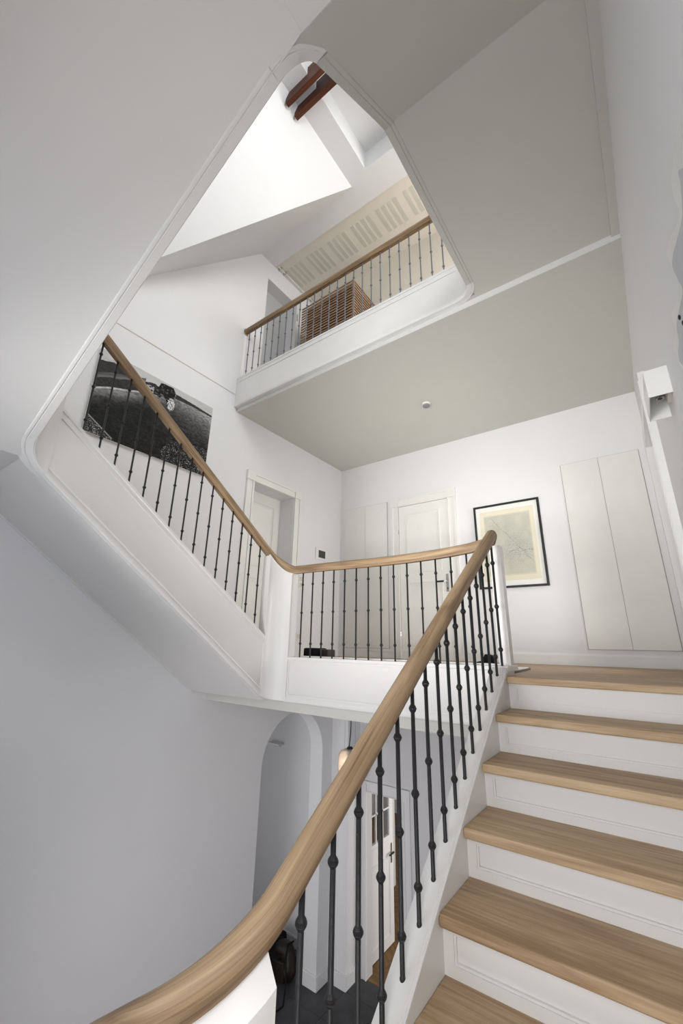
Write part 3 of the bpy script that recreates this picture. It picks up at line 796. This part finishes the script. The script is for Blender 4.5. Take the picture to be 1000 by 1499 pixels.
# hall door standing open, with glass panes
ZLOC = ZG
d4 = thing('door_4', (-3.15, 5.30, ZG), 'white hall door with small glass panes standing open onto the parquet room', 'door')
struct(d4)
M['door'], _dm = M['wall'], M['door']
casing(-3.40, -2.86, -1.83, 5.30, d4, wd=0.09)
DX0, DX1 = -3.505, -3.465
lf4 = MB()
y0, y1 = 5.32, 6.08
gy = [5.455, 5.640, 5.815, 5.985]; gz = [-2.515, -2.19, -1.87]
lf4.box(DX0, DX1, y0, y1, ZG + 0.01, gz[0]); lf4.box(DX0, DX1, y0, y1, gz[2], -1.75)
lf4.box(DX0, DX1, y0, gy[0], gz[0], gz[2]); lf4.box(DX0, DX1, gy[3], y1, gz[0], gz[2])
leaf4 = lf4.build('leaf', M['wall'], d4)
mun = MB()
for a in gy[1:3]: mun.box(DX0 + 0.008, DX1 - 0.004, a - 0.010, a + 0.010, gz[0], gz[2])
mun.box(DX0 + 0.008, DX1 - 0.004, gy[0], gy[3], gz[1] - 0.010, gz[1] + 0.010)
mun.build('glazing_bar', M['wall'], leaf4)
for i in range(3):
    for j in range(2):
        a0, a1 = gy[i] + 0.010 * (i > 0), gy[i + 1] - 0.010 * (i < 2); b0, b1 = gz[j] + 0.010 * (j > 0), gz[j + 1] - 0.010 * (j < 1)
        MB().box(DX0 + 0.018, DX0 + 0.022, a0, a1, b0, b1).build('pane', M['glass'], leaf4)
MB().box(DX1, DX1 + 0.006, 5.42, 6.02, -2.62, -2.56).build('ledge', M['wall'], leaf4)
panel_x(5.44, 5.98, -3.62, -2.75, DX1, leaf4, M['wall'])
lever(d4, (DX1, 6.02, -2.72), -1, 'x', 1)
M['door'] = _dm
# far room: white column, dark cabinet
c1 = tag(MB().box(-4.3, -4.12, 7.2, 7.3, ZG, -0.6).build('wall_column', M['wall_low']), kind='structure')
# doorway in the right wall
d5 = thing('door_5', (XR, 4.2, ZL), 'white doorway frame in the right wall, below the box-shaped wall lamp', 'door')
struct(d5)
mb = MB().box(XR - 0.035, XR, 3.52, 3.66, ZL, 2.05); mb.box(XR - 0.045, XR - 0.001, 3.521, 3.535, ZL + 0.001, 2.049); mb.box(XR - 0.045, XR - 0.001, 3.645, 3.659, ZL + 0.001, 2.049)
mb.build('jamb_casing', M['trim'], d5)
MB().box(XR - 0.035, XR, 4.78, 4.90, ZL, 2.05).build('jamb_casing', M['trim'], d5)
MB().box(XR - 0.035, XR, 3.66, 4.78, 1.93, 2.05).build('head_casing', M['trim'], d5)

# ------------------------------------------------------------------ flush wall cupboards
def cupboard(xs, z0, z1, label):
    t = thing('wall_cupboard', ((xs[0] + xs[-1]) / 2, YB, z0), label, 'cupboard')
    MB().box(xs[0] - 0.004, xs[-1] + 0.004, YB - 0.003, YB - 0.0005, z0 - 0.004, z1 + 0.005).build('surround', M['gap'], t)
    for a, b in zip(xs[:-1], xs[1:]):
        MB().box(a + 0.0018, b - 0.0018, YB - 0.012, YB - 0.002, z0, z1).build('door', M['cup'], t, bevel=0.001)
cupboard([-0.571, -0.192, 0.184], 0.003, 2.055, 'tall two-door flush cupboard in the back wall, right of the framed print')
cupboard([-3.676, -3.293, -2.912], -0.036, 2.042, 'tall two-door flush cupboard in the back wall by the left corner, beside the panelled door')

# ------------------------------------------------------------------ gallery: slatted box, vents, rail, beams
sb = thing('slatted_cabinet', (-2.95, 3.85, ZU), 'brown wooden slatted cabinet standing on the gallery behind the railing', 'cabinet')
bx0, bx1, by0, by1, bz = -3.415, -2.49, 3.555, 4.19, 4.71
MB().box(bx0 + 0.06, bx1 - 0.06, by0 + 0.06, by1, ZU, bz - 0.01).build('body', M['slatback'], sb)
z = bz - 0.014
while z > ZU + 0.02:
    MB().box(bx0, bx1, by0, by0 + 0.012, z - 0.008, z + 0.011).build('slat', M['slat'], sb)
    MB().box(bx1 - 0.012, bx1, by0 + 0.02, by1, z - 0.008, z + 0.011).build('slat', M['slat'], sb)
    z -= 0.046
MB().box(bx1 - 0.02, bx1 + 0.002, by0 - 0.002, by0 + 0.02, ZU, bz).build('corner_post', M['slat'], sb)
for g in range(6):
    x0 = -3.712 + g * 0.4085
    t = thing('ceiling_vent', (x0 + 0.15, 3.63, 5.53), ['leftmost slotted vent group in the gallery ceiling, beside the curtain rail', 'slotted ceiling vent, second group from the left wall above the gallery', 'slotted ceiling vent, third group from the left wall above the gallery',
        'slotted ceiling vent, fourth group from the left wall above the gallery', 'slotted ceiling vent, fifth group from the left wall above the gallery', 'slotted ceiling vent at the right, last group before the stair edge hides the ceiling', 'slotted ceiling vent behind the stair edge', 'slotted ceiling vent in the right corner of the gallery ceiling'][g], 'vent', 'slotted vents in the gallery ceiling')
    if g in (6, 7): pass
    for k in range(4):
        MB().box(x0 + k * 0.0865, x0 + k * 0.0865 + 0.052, 3.445, 3.82, 5.5275, 5.531).build('slot', M['vent'], t)
cr = thing('curtain_rail', (XW + 0.05, 3.75, 5.49), 'thin white curtain rail on brackets along the top of the left gallery wall', 'curtain rail')
MB().tube([(XW + 0.045, 3.30, 5.497), (XW + 0.045, 4.195, 5.497)], 0.009).build('rod', M['trim'], cr, smooth=True)
for yy in (3.36, 3.46, 4.10): MB().box(XW + 0.001, XW + 0.058, yy - 0.008, yy + 0.008, 5.485, 5.528).build('bracket', M['steel'], cr)
for k, (a, b) in enumerate(((1.85, 1.899), (1.989, 2.038))):
    tag(MB().box(-2.192, 0.2, a, b, 5.36, 5.60).build('roof_beam', M['mahog'], bevel=0.002),
        ['dark red-brown beam under the attic ceiling, the upper one in the picture', 'dark red-brown beam under the attic ceiling, the lower one nearer the gallery'][k], 'beam', 'beams under the attic ceiling')

# ------------------------------------------------------------------ small fixtures
sd = thing('smoke_detector', (-1.743, 4.024, 2.75), 'small round grey detector on the underside of the gallery', 'smoke detector')
MB().lathe((-1.743, 4.024, 2.75), [(0.050, 0.0), (0.050, -0.012), (0.044, -0.020), (0.040, -0.020)], 24).build('ring', M['trim'], sd, smooth=True)
MB().lathe((-1.743, 4.024, 2.75), [(0.041, -0.004), (0.041, -0.034), (0.036, -0.042), (0.02, -0.044)], 24).build('sensor_head', M['sensor'], sd, smooth=True)
th = thing('thermostat', (XW, 4.62, 1.17), 'square white wall panel with a dark grey screen on the landing left wall', 'wall panel')
MB().box(XW, XW + 0.012, 4.495, 4.745, 1.171, 1.340).build('plate', M['trim'], th, bevel=0.004)
MB().box(XW + 0.012, XW + 0.015, 4.560, 4.712, 1.203, 1.310).build('screen', M['dgrey'], th)
for z, h, lab, cat in ((0.80, 0.17, 'white double light switch on the left wall beside the thermostat, at rail height', 'switch'), (0.09, 0.09, 'white wall socket low on the left wall above the baseboard', 'socket')):
    t = thing('light_switch' if cat == 'switch' else 'wall_socket', (XW, 4.21, z - h / 2), lab, cat)
    MB().box(XW, XW + 0.010, 4.165, 4.255, z - h / 2, z + h / 2).build('plate', M['trim'], t, bevel=0.003)
    for k in range(2 if cat == 'switch' else 1):
        zz = z + (0.04 - 0.08 * k if cat == 'switch' else 0)
        MB().box(XW + 0.010, XW + 0.014, 4.182, 4.238, zz - 0.03, zz + 0.03).build('rocker' if cat == 'switch' else 'insert', M['vent'], t, bevel=0.002)
# box wall lamp on the right wall
wl_ = thing('wall_lamp', (XR, 2.48, 1.205), 'white open-bottomed box wall lamp with visible bulb socket, on the right wall', 'wall lamp')
a0, a1, b0, b1, c0_, c1_ = 0.173, XR, 2.34, 2.622, 1.205, 1.358
q = MB(); th_ = 0.004
q.box(a0, a1, b0, b0 + th_, c0_, c1_); q.box(a0, a1, b1 - th_, b1, c0_, c1_); q.box(a0, a0 + th_, b0 + th_, b1 - th_, c0_, c1_); q.box(a0 + th_, a1, b0 + th_, b1 - th_, c1_ - th_, c1_)
q.build('shade', M['trim'], wl_)
MB().box(XR - 0.018, XR - 0.0005, b0 + 0.03, b0 + 0.13, 1.215, 1.345).build('back_plate', M['vent'], wl_)
sk = MB().lathe((0.225, 2.45, 1.24), [(0.016, 0), (0.016, 0.014), (0.013, 0.016), (0.013, 0.03), (0.009, 0.045)], 16).build('bulb_socket', M['steel'], wl_, smooth=True)
MB().lathe((0.225, 2.45, 1.239), [(0.011, 0), (0.011, 0.003)], 12).build('socket_hole', M['black'], sk)
MB().tube([(0.225, 2.45, 1.27), (0.245, 2.45, 1.275), (XR - 0.01, 2.45, 1.27)], 0.004).build('socket_arm', M['steel'], sk)
# wavy white wall panel at the right edge
wv = thing('wavy_wall_panel', (XR, 1.4, 0.9), 'white wavy-edged layered wall panel with a grey face at the right edge of the picture', 'wall decoration')
def wavy(pts, x0, x1, m, name):
    # Catmull-Rom outline
    out = []
    n = len(pts)
    for i in range(n):
        p0, p1, p2, p3 = pts[i - 1], pts[i], pts[(i + 1) % n], pts[(i + 2) % n]
        for t in (0, .2, .4, .6, .8):
            out.append(tuple(0.5 * ((2 * b) + (c - a) * t + (2*a - 5*b + 4*c - d) * t*t + (-a + 3*b - 3*c + d) * t**3) for a, b, c, d in zip(p0, p1, p2, p3)))
    MB().prism([(x0, a, b) for a, b in out], (x1 - x0, 0, 0)).build(name, m, wv)
wavy([(1.014, 1.221), (1.145, 1.295), (1.244, 1.318), (1.28, 1.29), (1.29, 1.218), (1.477, 1.32), (1.585, 1.359), (1.562, 1.286), (1.524, 1.179), (1.56, 1.163), (1.679, 1.207), (1.81, 1.258), (1.809, 1.188), (1.946, 1.198), (1.917, 1.125), (1.882, 1.05), (1.444, 0.647), (0.796, 0.428), (0.701, 0.658)], XR - 0.0005, XR - 0.008, M['trim'], 'backing')
wavy([(1.084, 1.164), (1.145, 1.18), (1.188, 1.155), (1.244, 1.153), (1.49, 1.239), (1.485, 1.161), (1.475, 1.096), (1.697, 1.141), (1.753, 1.097), (1.827, 1.096), (1.804, 1.022), (1.379, 0.637), (0.787, 0.431), (0.717, 0.642)], XR - 0.008, XR - 0.016, M['wavegrey'], 'face')
for p in [(1.607, 1.099), (1.573, 1.05)]: MB().lathe((XR - 0.022, p[0], p[1]), [(0.006, 0), (0.010, 0.003), (0.006, 0.006)], 10, axis=0).build('fixing_button', M['black'], wv)
# ------------------------------------------------------------------ pictures
def grid_print(name, m, parent, origin, ux, vy, W, H, nu, nv, fn):
    """flat print as a fine grid with its own printed colours"""
    U, V = np.meshgrid((np.arange(nu + 1)) / nu, (np.arange(nv + 1)) / nv)
    U, V = U.ravel(), V.ravel()
    c = fn(U, V)
    vs = [tuple(Vector(ux) * (u * W) + Vector(vy) * (v * H)) for u, v in zip(U, V)]
    fs = [(j * (nu + 1) + i, j * (nu + 1) + i + 1, (j + 1) * (nu + 1) + i + 1, (j + 1) * (nu + 1) + i) for j in range(nv) for i in range(nu)]
    me = bpy.data.meshes.new(name); me.from_pydata(vs, [], fs)
    ca = me.color_attributes.new('print', 'FLOAT_COLOR', 'POINT')
    col = np.ones((len(vs), 4), np.float32); col[:, :3] = c
    ca.data.foreach_set('color', col.ravel())
    me.materials.append(m)
    o = bpy.data.objects.new(name, me); COL.objects.link(o); o.parent = parent
    o.location = Vector(origin) - org(parent); return o
rng = np.random.RandomState(3)
def vnoise(u, v, su, sv, seed):
    r = np.random.RandomState(seed); T = r.rand(64, 64)
    x, y = u * su, v * sv; i, j = np.floor(x).astype(int), np.floor(y).astype(int); a, b = x - i, y - j
    a, b = a * a * (3 - 2 * a), b * b * (3 - 2 * b)
    g = lambda p, q: T[p % 64, q % 64]
    return (g(i, j) * (1 - a) + g(i + 1, j) * a) * (1 - b) + (g(i, j + 1) * (1 - a) + g(i + 1, j + 1) * a) * b
def inpoly(u, v, poly):
    r = np.zeros(u.shape, bool); n = len(poly)
    for k in range(n):
        x0, y0 = poly[k]; x1, y1 = poly[(k + 1) % n]
        c = ((y0 > v) != (y1 > v)) & (u < (x1 - x0) * (v - y0) / (y1 - y0 + 1e-9) + x0); r ^= c
    return r
def surf(u, v):
    n1 = vnoise(u, v, 60, 90, 1); n2 = vnoise(u, v, 14, 30, 2); n3 = vnoise(u, v, 190, 150, 3)
    g = 0.50 + 0.10 * n2 + 0 * u                                       # pale sky
    ridge = np.interp(u, [0, .11, .185, .25, .35, .443, .5], [.85, .905, .89, .875, .88, .91, .88]) + 0.012 * (vnoise(u, v * 0, 40, 1, 5) - .5)
    g = np.where((v < ridge) & (u < .52), 0.025 + 0.02 * n1, g)        # dark shore
    sh = np.interp(u, [0, .1, .25, .37, .5, .6, .8, 1.0], [.49, .57, .653, .727, .80, .86, .885, .865])
    band = (v < sh + .20) & (v > sh + .06) & (u < .36)
    g = np.where(band, 0.06 + 0.16 * vnoise(u, v - sh, 9, 70, 7), g)
    g = np.where((v < sh + .13 + .02 * n2) & (u < .40), 0.02 + 0.03 * n1, g)
    wave_l = 0.006 + 0.012 * n1 + 0.03 * n2 * n1 * (0.4 + u)
    glow = np.exp(-((sh - v) / 0.10) ** 2) * (0.20 + 0.25 * n2) + np.clip((u - .45), 0, 1) * 0.55 * np.exp(-(np.clip(sh - v, 0, 1) / 0.30) ** 2)
    sea = wave_l + 0.7 * glow * (0.45 + 0.8 * n1)
    g = np.where(v < sh, sea, g)
    g = np.where((np.abs(v - sh - .008) < .011) & (u < .38), 0.35 + 0.4 * n1, g)
    # sparkling foam lower right and lower left
    fm = np.clip((u - .50) * 1.6, 0, 1) * np.clip((.42 - v) * 3.2, 0, 1)
    g = np.where((n3 > .80 - .10 * fm) & (fm > .12), 0.25 + 0.9 * (n1 - .3) * fm, g)
    fl_ = (v < .20 - .9 * u)
    g = np.where(fl_ & (n3 > .70), 0.18 + 0.3 * n1, np.where(fl_, 0.03, g))
    g = np.where((np.abs(v - (.20 - .9 * u)) < .007) & (u < .2), .35, g)
    # figure leaning over a board, seen as a dark shape
    body = [(.44, .79), (.445, .84), (.47, .90), (.486, .965), (.52, .975), (.598, .98), (.625, .92), (.62, .86), (.60, .80), (.588, .73), (.57, .70), (.545, .78), (.516, .806), (.49, .76)]
    g = np.where(inpoly(u, v, body), 0.012 + 0.10 * (n1 > .72), g)
    splash = ((u - .596) / .034) ** 2 + ((v - .745) / .085) ** 2 < 1
    g = np.where(splash & (n3 > .38), 0.55 + 0.3 * n1, g)
    board = [(.62, .855), (.80, .865), (1.0, .855), (1.0, .880), (.80, .905), (.63, .92)]
    g = np.where(inpoly(u, v, board), 0.03 + .02 * n1, g)
    g = np.where((np.abs(u - .40) < .035) & (np.abs(v - .80) < .06) & (n1 > .4), .45, g)
    g = np.clip(g, 0.008, 0.9)
    return np.stack([g, g, g], 1)
cv = thing('photo_canvas', (XW, 1.87, 1.745), 'large black and white seascape photograph mounted on the left wall above the left flight', 'picture')
MB().box(XW + 0.004, XW + 0.030, 1.240, 2.500, 1.745, 2.605).build('canvas', M['mat'], cv)
grid_print('print', M['photo_print'], cv, (XW + 0.0305, 1.240, 1.745), (0, 1, 0), (0, 0, 1), 1.26, 0.86, 330, 225, surf)
def ink(u, v):
    n = vnoise(u, v, 90, 110, 11); n2 = vnoise(u, v, 8, 10, 12)
    x = u + .045 * (vnoise(u, v, 9, 11, 21) - .5) + .018 * (n - .5); y = v * 1.39 + .045 * (vnoise(u, v, 8, 10, 22) - .5)
    lw = 0.0 * u
    c1, c2, c3 = (.34, 1.13), (.66, .62), (.80, .50)
    for (cx, cy), ph, st, fade in ((c1, 0, .030, .34), (c2, 1, .026, .42), (c3, .5, .030, .34)):
        r = np.hypot(x - cx, y - cy)
        lw += np.exp(-(((r / st + ph) % 1 - .5) / .16) ** 2) * np.exp(-(r / fade) ** 2)
        a = np.arctan2(y - cy, x - cx)
        lw += 0.8 * np.exp(-(((a / (math.pi / 12)) % 1 - .5) / .05) ** 2) * np.exp(-(r / (fade * .6)) ** 2) * .8
    hat = np.exp(-((((x + y) / .022) % 1 - .5) / .18) ** 2) * np.exp(-(((x - .52) ** 2 + (y - .45) ** 2) / .05))
    line = np.exp(-((y - (1.13 - (x - .30) * 1.28)) / .010) ** 2) + np.exp(-((y - .52) / .008) ** 2) * (x > .5)
    k = np.clip((lw * .55 + hat * .7 + line * .6) * (.15 + 1.5 * n ** 1.5), 0, 1)
    base = np.array([0.56, 0.55, 0.47]) ; dark = np.array([0.24, 0.26, 0.27])
    edge = np.clip(np.minimum(np.minimum(u, 1 - u), np.minimum(v, 1 - v)) / .03, 0, 1)
    c = base * (1 - k[:, None]) + dark * k[:, None]
    c = c * (0.93 + .12 * n2[:, None])
    return np.array([0.70, 0.66, 0.50]) * (1 - edge[:, None]) + c * edge[:, None]
fp = thing('framed_print', (-1.24, YB, 0.672), 'fine-line drawing on cream paper in a thin black frame, on the landing back wall', 'picture')
fx0, fx1, fz0, fz1 = -1.626, -0.850, 0.670, 1.714
q = MB(); fw = 0.024
q.box(fx0, fx1, YB - 0.03, YB - 0.002, fz1 - fw, fz1); q.box(fx0, fx1, YB - 0.03, YB - 0.002, fz0, fz0 + fw)
q.box(fx0, fx0 + fw, YB - 0.03, YB - 0.002, fz0 + fw, fz1 - fw); q.box(fx1 - fw, fx1, YB - 0.03, YB - 0.002, fz0 + fw, fz1 - fw)
q.build('frame', M['black'], fp)
MB().box(fx0 + 0.01, fx1 - 0.01, YB - 0.014, YB - 0.003, fz0 + 0.01, fz1 - 0.01).build('mount', M['mat'], fp)
MB().box(-1.559, -0.921, YB - 0.0155, YB - 0.014, 0.756, 1.632).build('paper', M['paper'], fp)
grid_print('drawing', M['ink_print'], fp, (-1.511, YB - 0.0158, 0.812), (1, 0, 0), (0, 0, 1), 0.548, 0.764, 220, 300, ink)

# ------------------------------------------------------------------ things on the landing floor
bg = thing('black_pouch', (-2.62, 3.28, ZL), 'low black soft case on the landing floor behind the left bars of the railing', 'bag')
q = MB().box(-2.79, -2.60, 3.20, 3.34, ZL, -0.035); q.build('body', M['cloth'], bg, bevel=0.02, smooth=True, segs=3)
MB().box(-2.60, -2.50, 3.22, 3.34, ZL, -0.045).build('side_pocket', M['leather'], bg, bevel=0.015, smooth=True)
MB().box(-2.50, -2.43, 3.24, 3.32, ZL, ZL + 0.012).build('strap', M['black'], bg, bevel=0.003)
s2 = thing('black_shoe', (-1.05, 3.3, ZL), 'small black stepped object on the landing floor behind the right newel', 'shoe')
MB().prism([(-1.12, 3.2, ZL), (-0.975, 3.2, ZL), (-0.975, 3.2, -0.060), (-1.03, 3.2, -0.045), (-1.06, 3.2, -0.095), (-1.12, 3.2, -0.105)], (0, 0.10, 0)).build('upper', M['cloth'], s2, bevel=0.006, smooth=True)
MB().box(-1.125, -0.97, 3.195, 3.305, ZL, ZL + 0.014).build('sole', M['black'], s2)
bk = thing('grey_folder', (-0.9, 3.35, ZL), 'thin grey folder with a pale edge lying on the landing floor beside the newel post', 'folder')
MB().prism([(-0.79, 3.05, ZL), (-0.94, 3.12, ZL), (-1.02, 3.62, ZL), (-0.83, 3.66, ZL)], (0, 0, 0.014)).build('cover', M['dgrey'], bk)
MB().prism([(-0.80, 3.09, ZL + 0.014), (-0.93, 3.15, ZL + 0.014), (-1.00, 3.60, ZL + 0.014), (-0.84, 3.64, ZL + 0.014)], (0, 0, 0.006)).build('sheet', M['mat'], bk)

# ------------------------------------------------------------------ hall below
pl_ = thing('pendant_lamp', (-2.48, 3.6, -1.35), 'clear glass jar pendant lamp with glowing bulb in the hall behind the near handrail', 'lamp')
cx_, cy_, cz_ = -2.50, 3.60, -0.975
MB().lathe((cx_, cy_, cz_), [(0.03, 0.045), (0.05, 0.043), (0.085, 0.028), (0.104, 0.0), (0.110, -0.04), (0.110, -0.33), (0.106, -0.33), (0.106, -0.04), (0.10, 0.0), (0.082, 0.022), (0.05, 0.036), (0.03, 0.038)], 28).build('glass_jar', M['jar'], pl_, smooth=True)
MB().lathe((cx_, cy_, cz_), [(0.022, 0.06), (0.03, 0.05), (0.03, -0.03), (0.02, -0.05)], 16).build('cap', M['black'], pl_, smooth=True)
MB().lathe((cx_, cy_, cz_), [(0.012, -0.05), (0.03, -0.09), (0.035, -0.12), (0.02, -0.15), (0.005, -0.158)], 16).build('bulb', M['bulb'], pl_, smooth=True)
cpts = []
for i in range(9):
    t = i / 8; cpts.append((cx_ - 0.01 + 0.02 * math.sin(t * 3), cy_ + 0.0, cz_ + 0.055 + t * 0.375))
MB().tube(cpts, 0.005).build('cord', M['black'], pl_, smooth=True)
MB().tube([(-2.56, 3.60, cz_ + 0.03), (-2.56, 3.60, -0.545)], 0.0015, 5).build('wire', M['steel'], pl_)
MB().tube([(-2.44, 3.60, cz_ + 0.03), (-2.44, 3.60, -0.545)], 0.0015, 5).build('wire', M['steel'], pl_)
ws = thing('wall_ledge', (-4.93, 5.18, -1.48), 'small white shelf high on the wall seen through the arch', 'shelf')
MB().prism([(-5.06, 5.18, -1.455), (-4.81, 5.18, -1.455), (-4.81, 5.06, -1.455), (-5.06, 5.06, -1.455)], (0, 0, 0.02)).build('board', M['wall'], ws)
MB().prism([(-5.0, 5.18, -1.455), (-5.0, 5.10, -1.455), (-5.0, 5.18, -1.50)], (0.13, 0, 0)).build('bracket', M['wall'], ws)
bp = thing('backpack', (-4.22, 4.72, ZG), 'dark brown leather backpack leaning on the wall under the arch', 'backpack')
bb = bmesh.new(); bmesh.ops.create_icosphere(bb, subdivisions=4, radius=1.0)
for v in bb.verts:
    x_, y_, z_ = v.co
    n = (abs(x_) ** 3 + abs(y_) ** 3 + abs(z_) ** 3) ** (1 / 3.0)
    v.co = Vector((x_ / n * 0.155 * (1 - 0.22 * z_), y_ / n * 0.10 * (1 - 0.25 * z_), z_ / n * 0.17))
    v.co.y += 0.12 * v.co.z + 0.008 * math.sin(v.co.z * 40)
me = bpy.data.meshes.new('body'); bb.to_mesh(me); bb.free(); me.materials.append(M['leather'])
me.polygons.foreach_set('use_smooth', [True] * len(me.polygons))
o = bpy.data.objects.new('body', me); COL.objects.link(o); o.parent = bp; o.location = (0.02, 0, 0.172)
MB().box(-4.34, -4.10, 4.60, 4.66, ZG + 0.03, ZG + 0.22).build('front_pocket', M['leather'], bp, bevel=0.02, smooth=True, segs=3)
for sx_ in (-0.07, 0.07):
    MB().tube([(-4.20 + sx_, 4.80, ZG + 0.33), (-4.20 + sx_ * 1.2, 4.69, ZG + 0.355), (-4.19 + sx_ * 1.5, 4.61, ZG + 0.24), (-4.15 + sx_ * 2, 4.56, ZG + 0.10), (-4.05 + sx_ * 2, 4.42, ZG + 0.012), (-4.0 + sx_, 4.28, ZG + 0.010)], 0.009, 6).build('strap', M['cloth'], bp, smooth=True)
MB().box(-4.30, -4.14, 4.55, 4.60, ZG + 0.25, ZG + 0.27).build('buckle_strap', M['cloth'], bp)
bl = thing('black_bag', (-4.58, 4.9, ZG), 'black bag standing behind the backpack against the passage wall', 'bag')
MB().box(-4.66, -4.40, 4.80, 5.00, ZG, ZG + 0.26).build('body', M['cloth'], bl, bevel=0.04, smooth=True, segs=3)
MB().tube([(-4.60, 4.90, ZG + 0.24), (-4.58, 4.90, ZG + 0.31), (-4.49, 4.90, ZG + 0.31), (-4.47, 4.90, ZG + 0.24)], 0.01).build('handle', M['cloth'], bl, smooth=True)
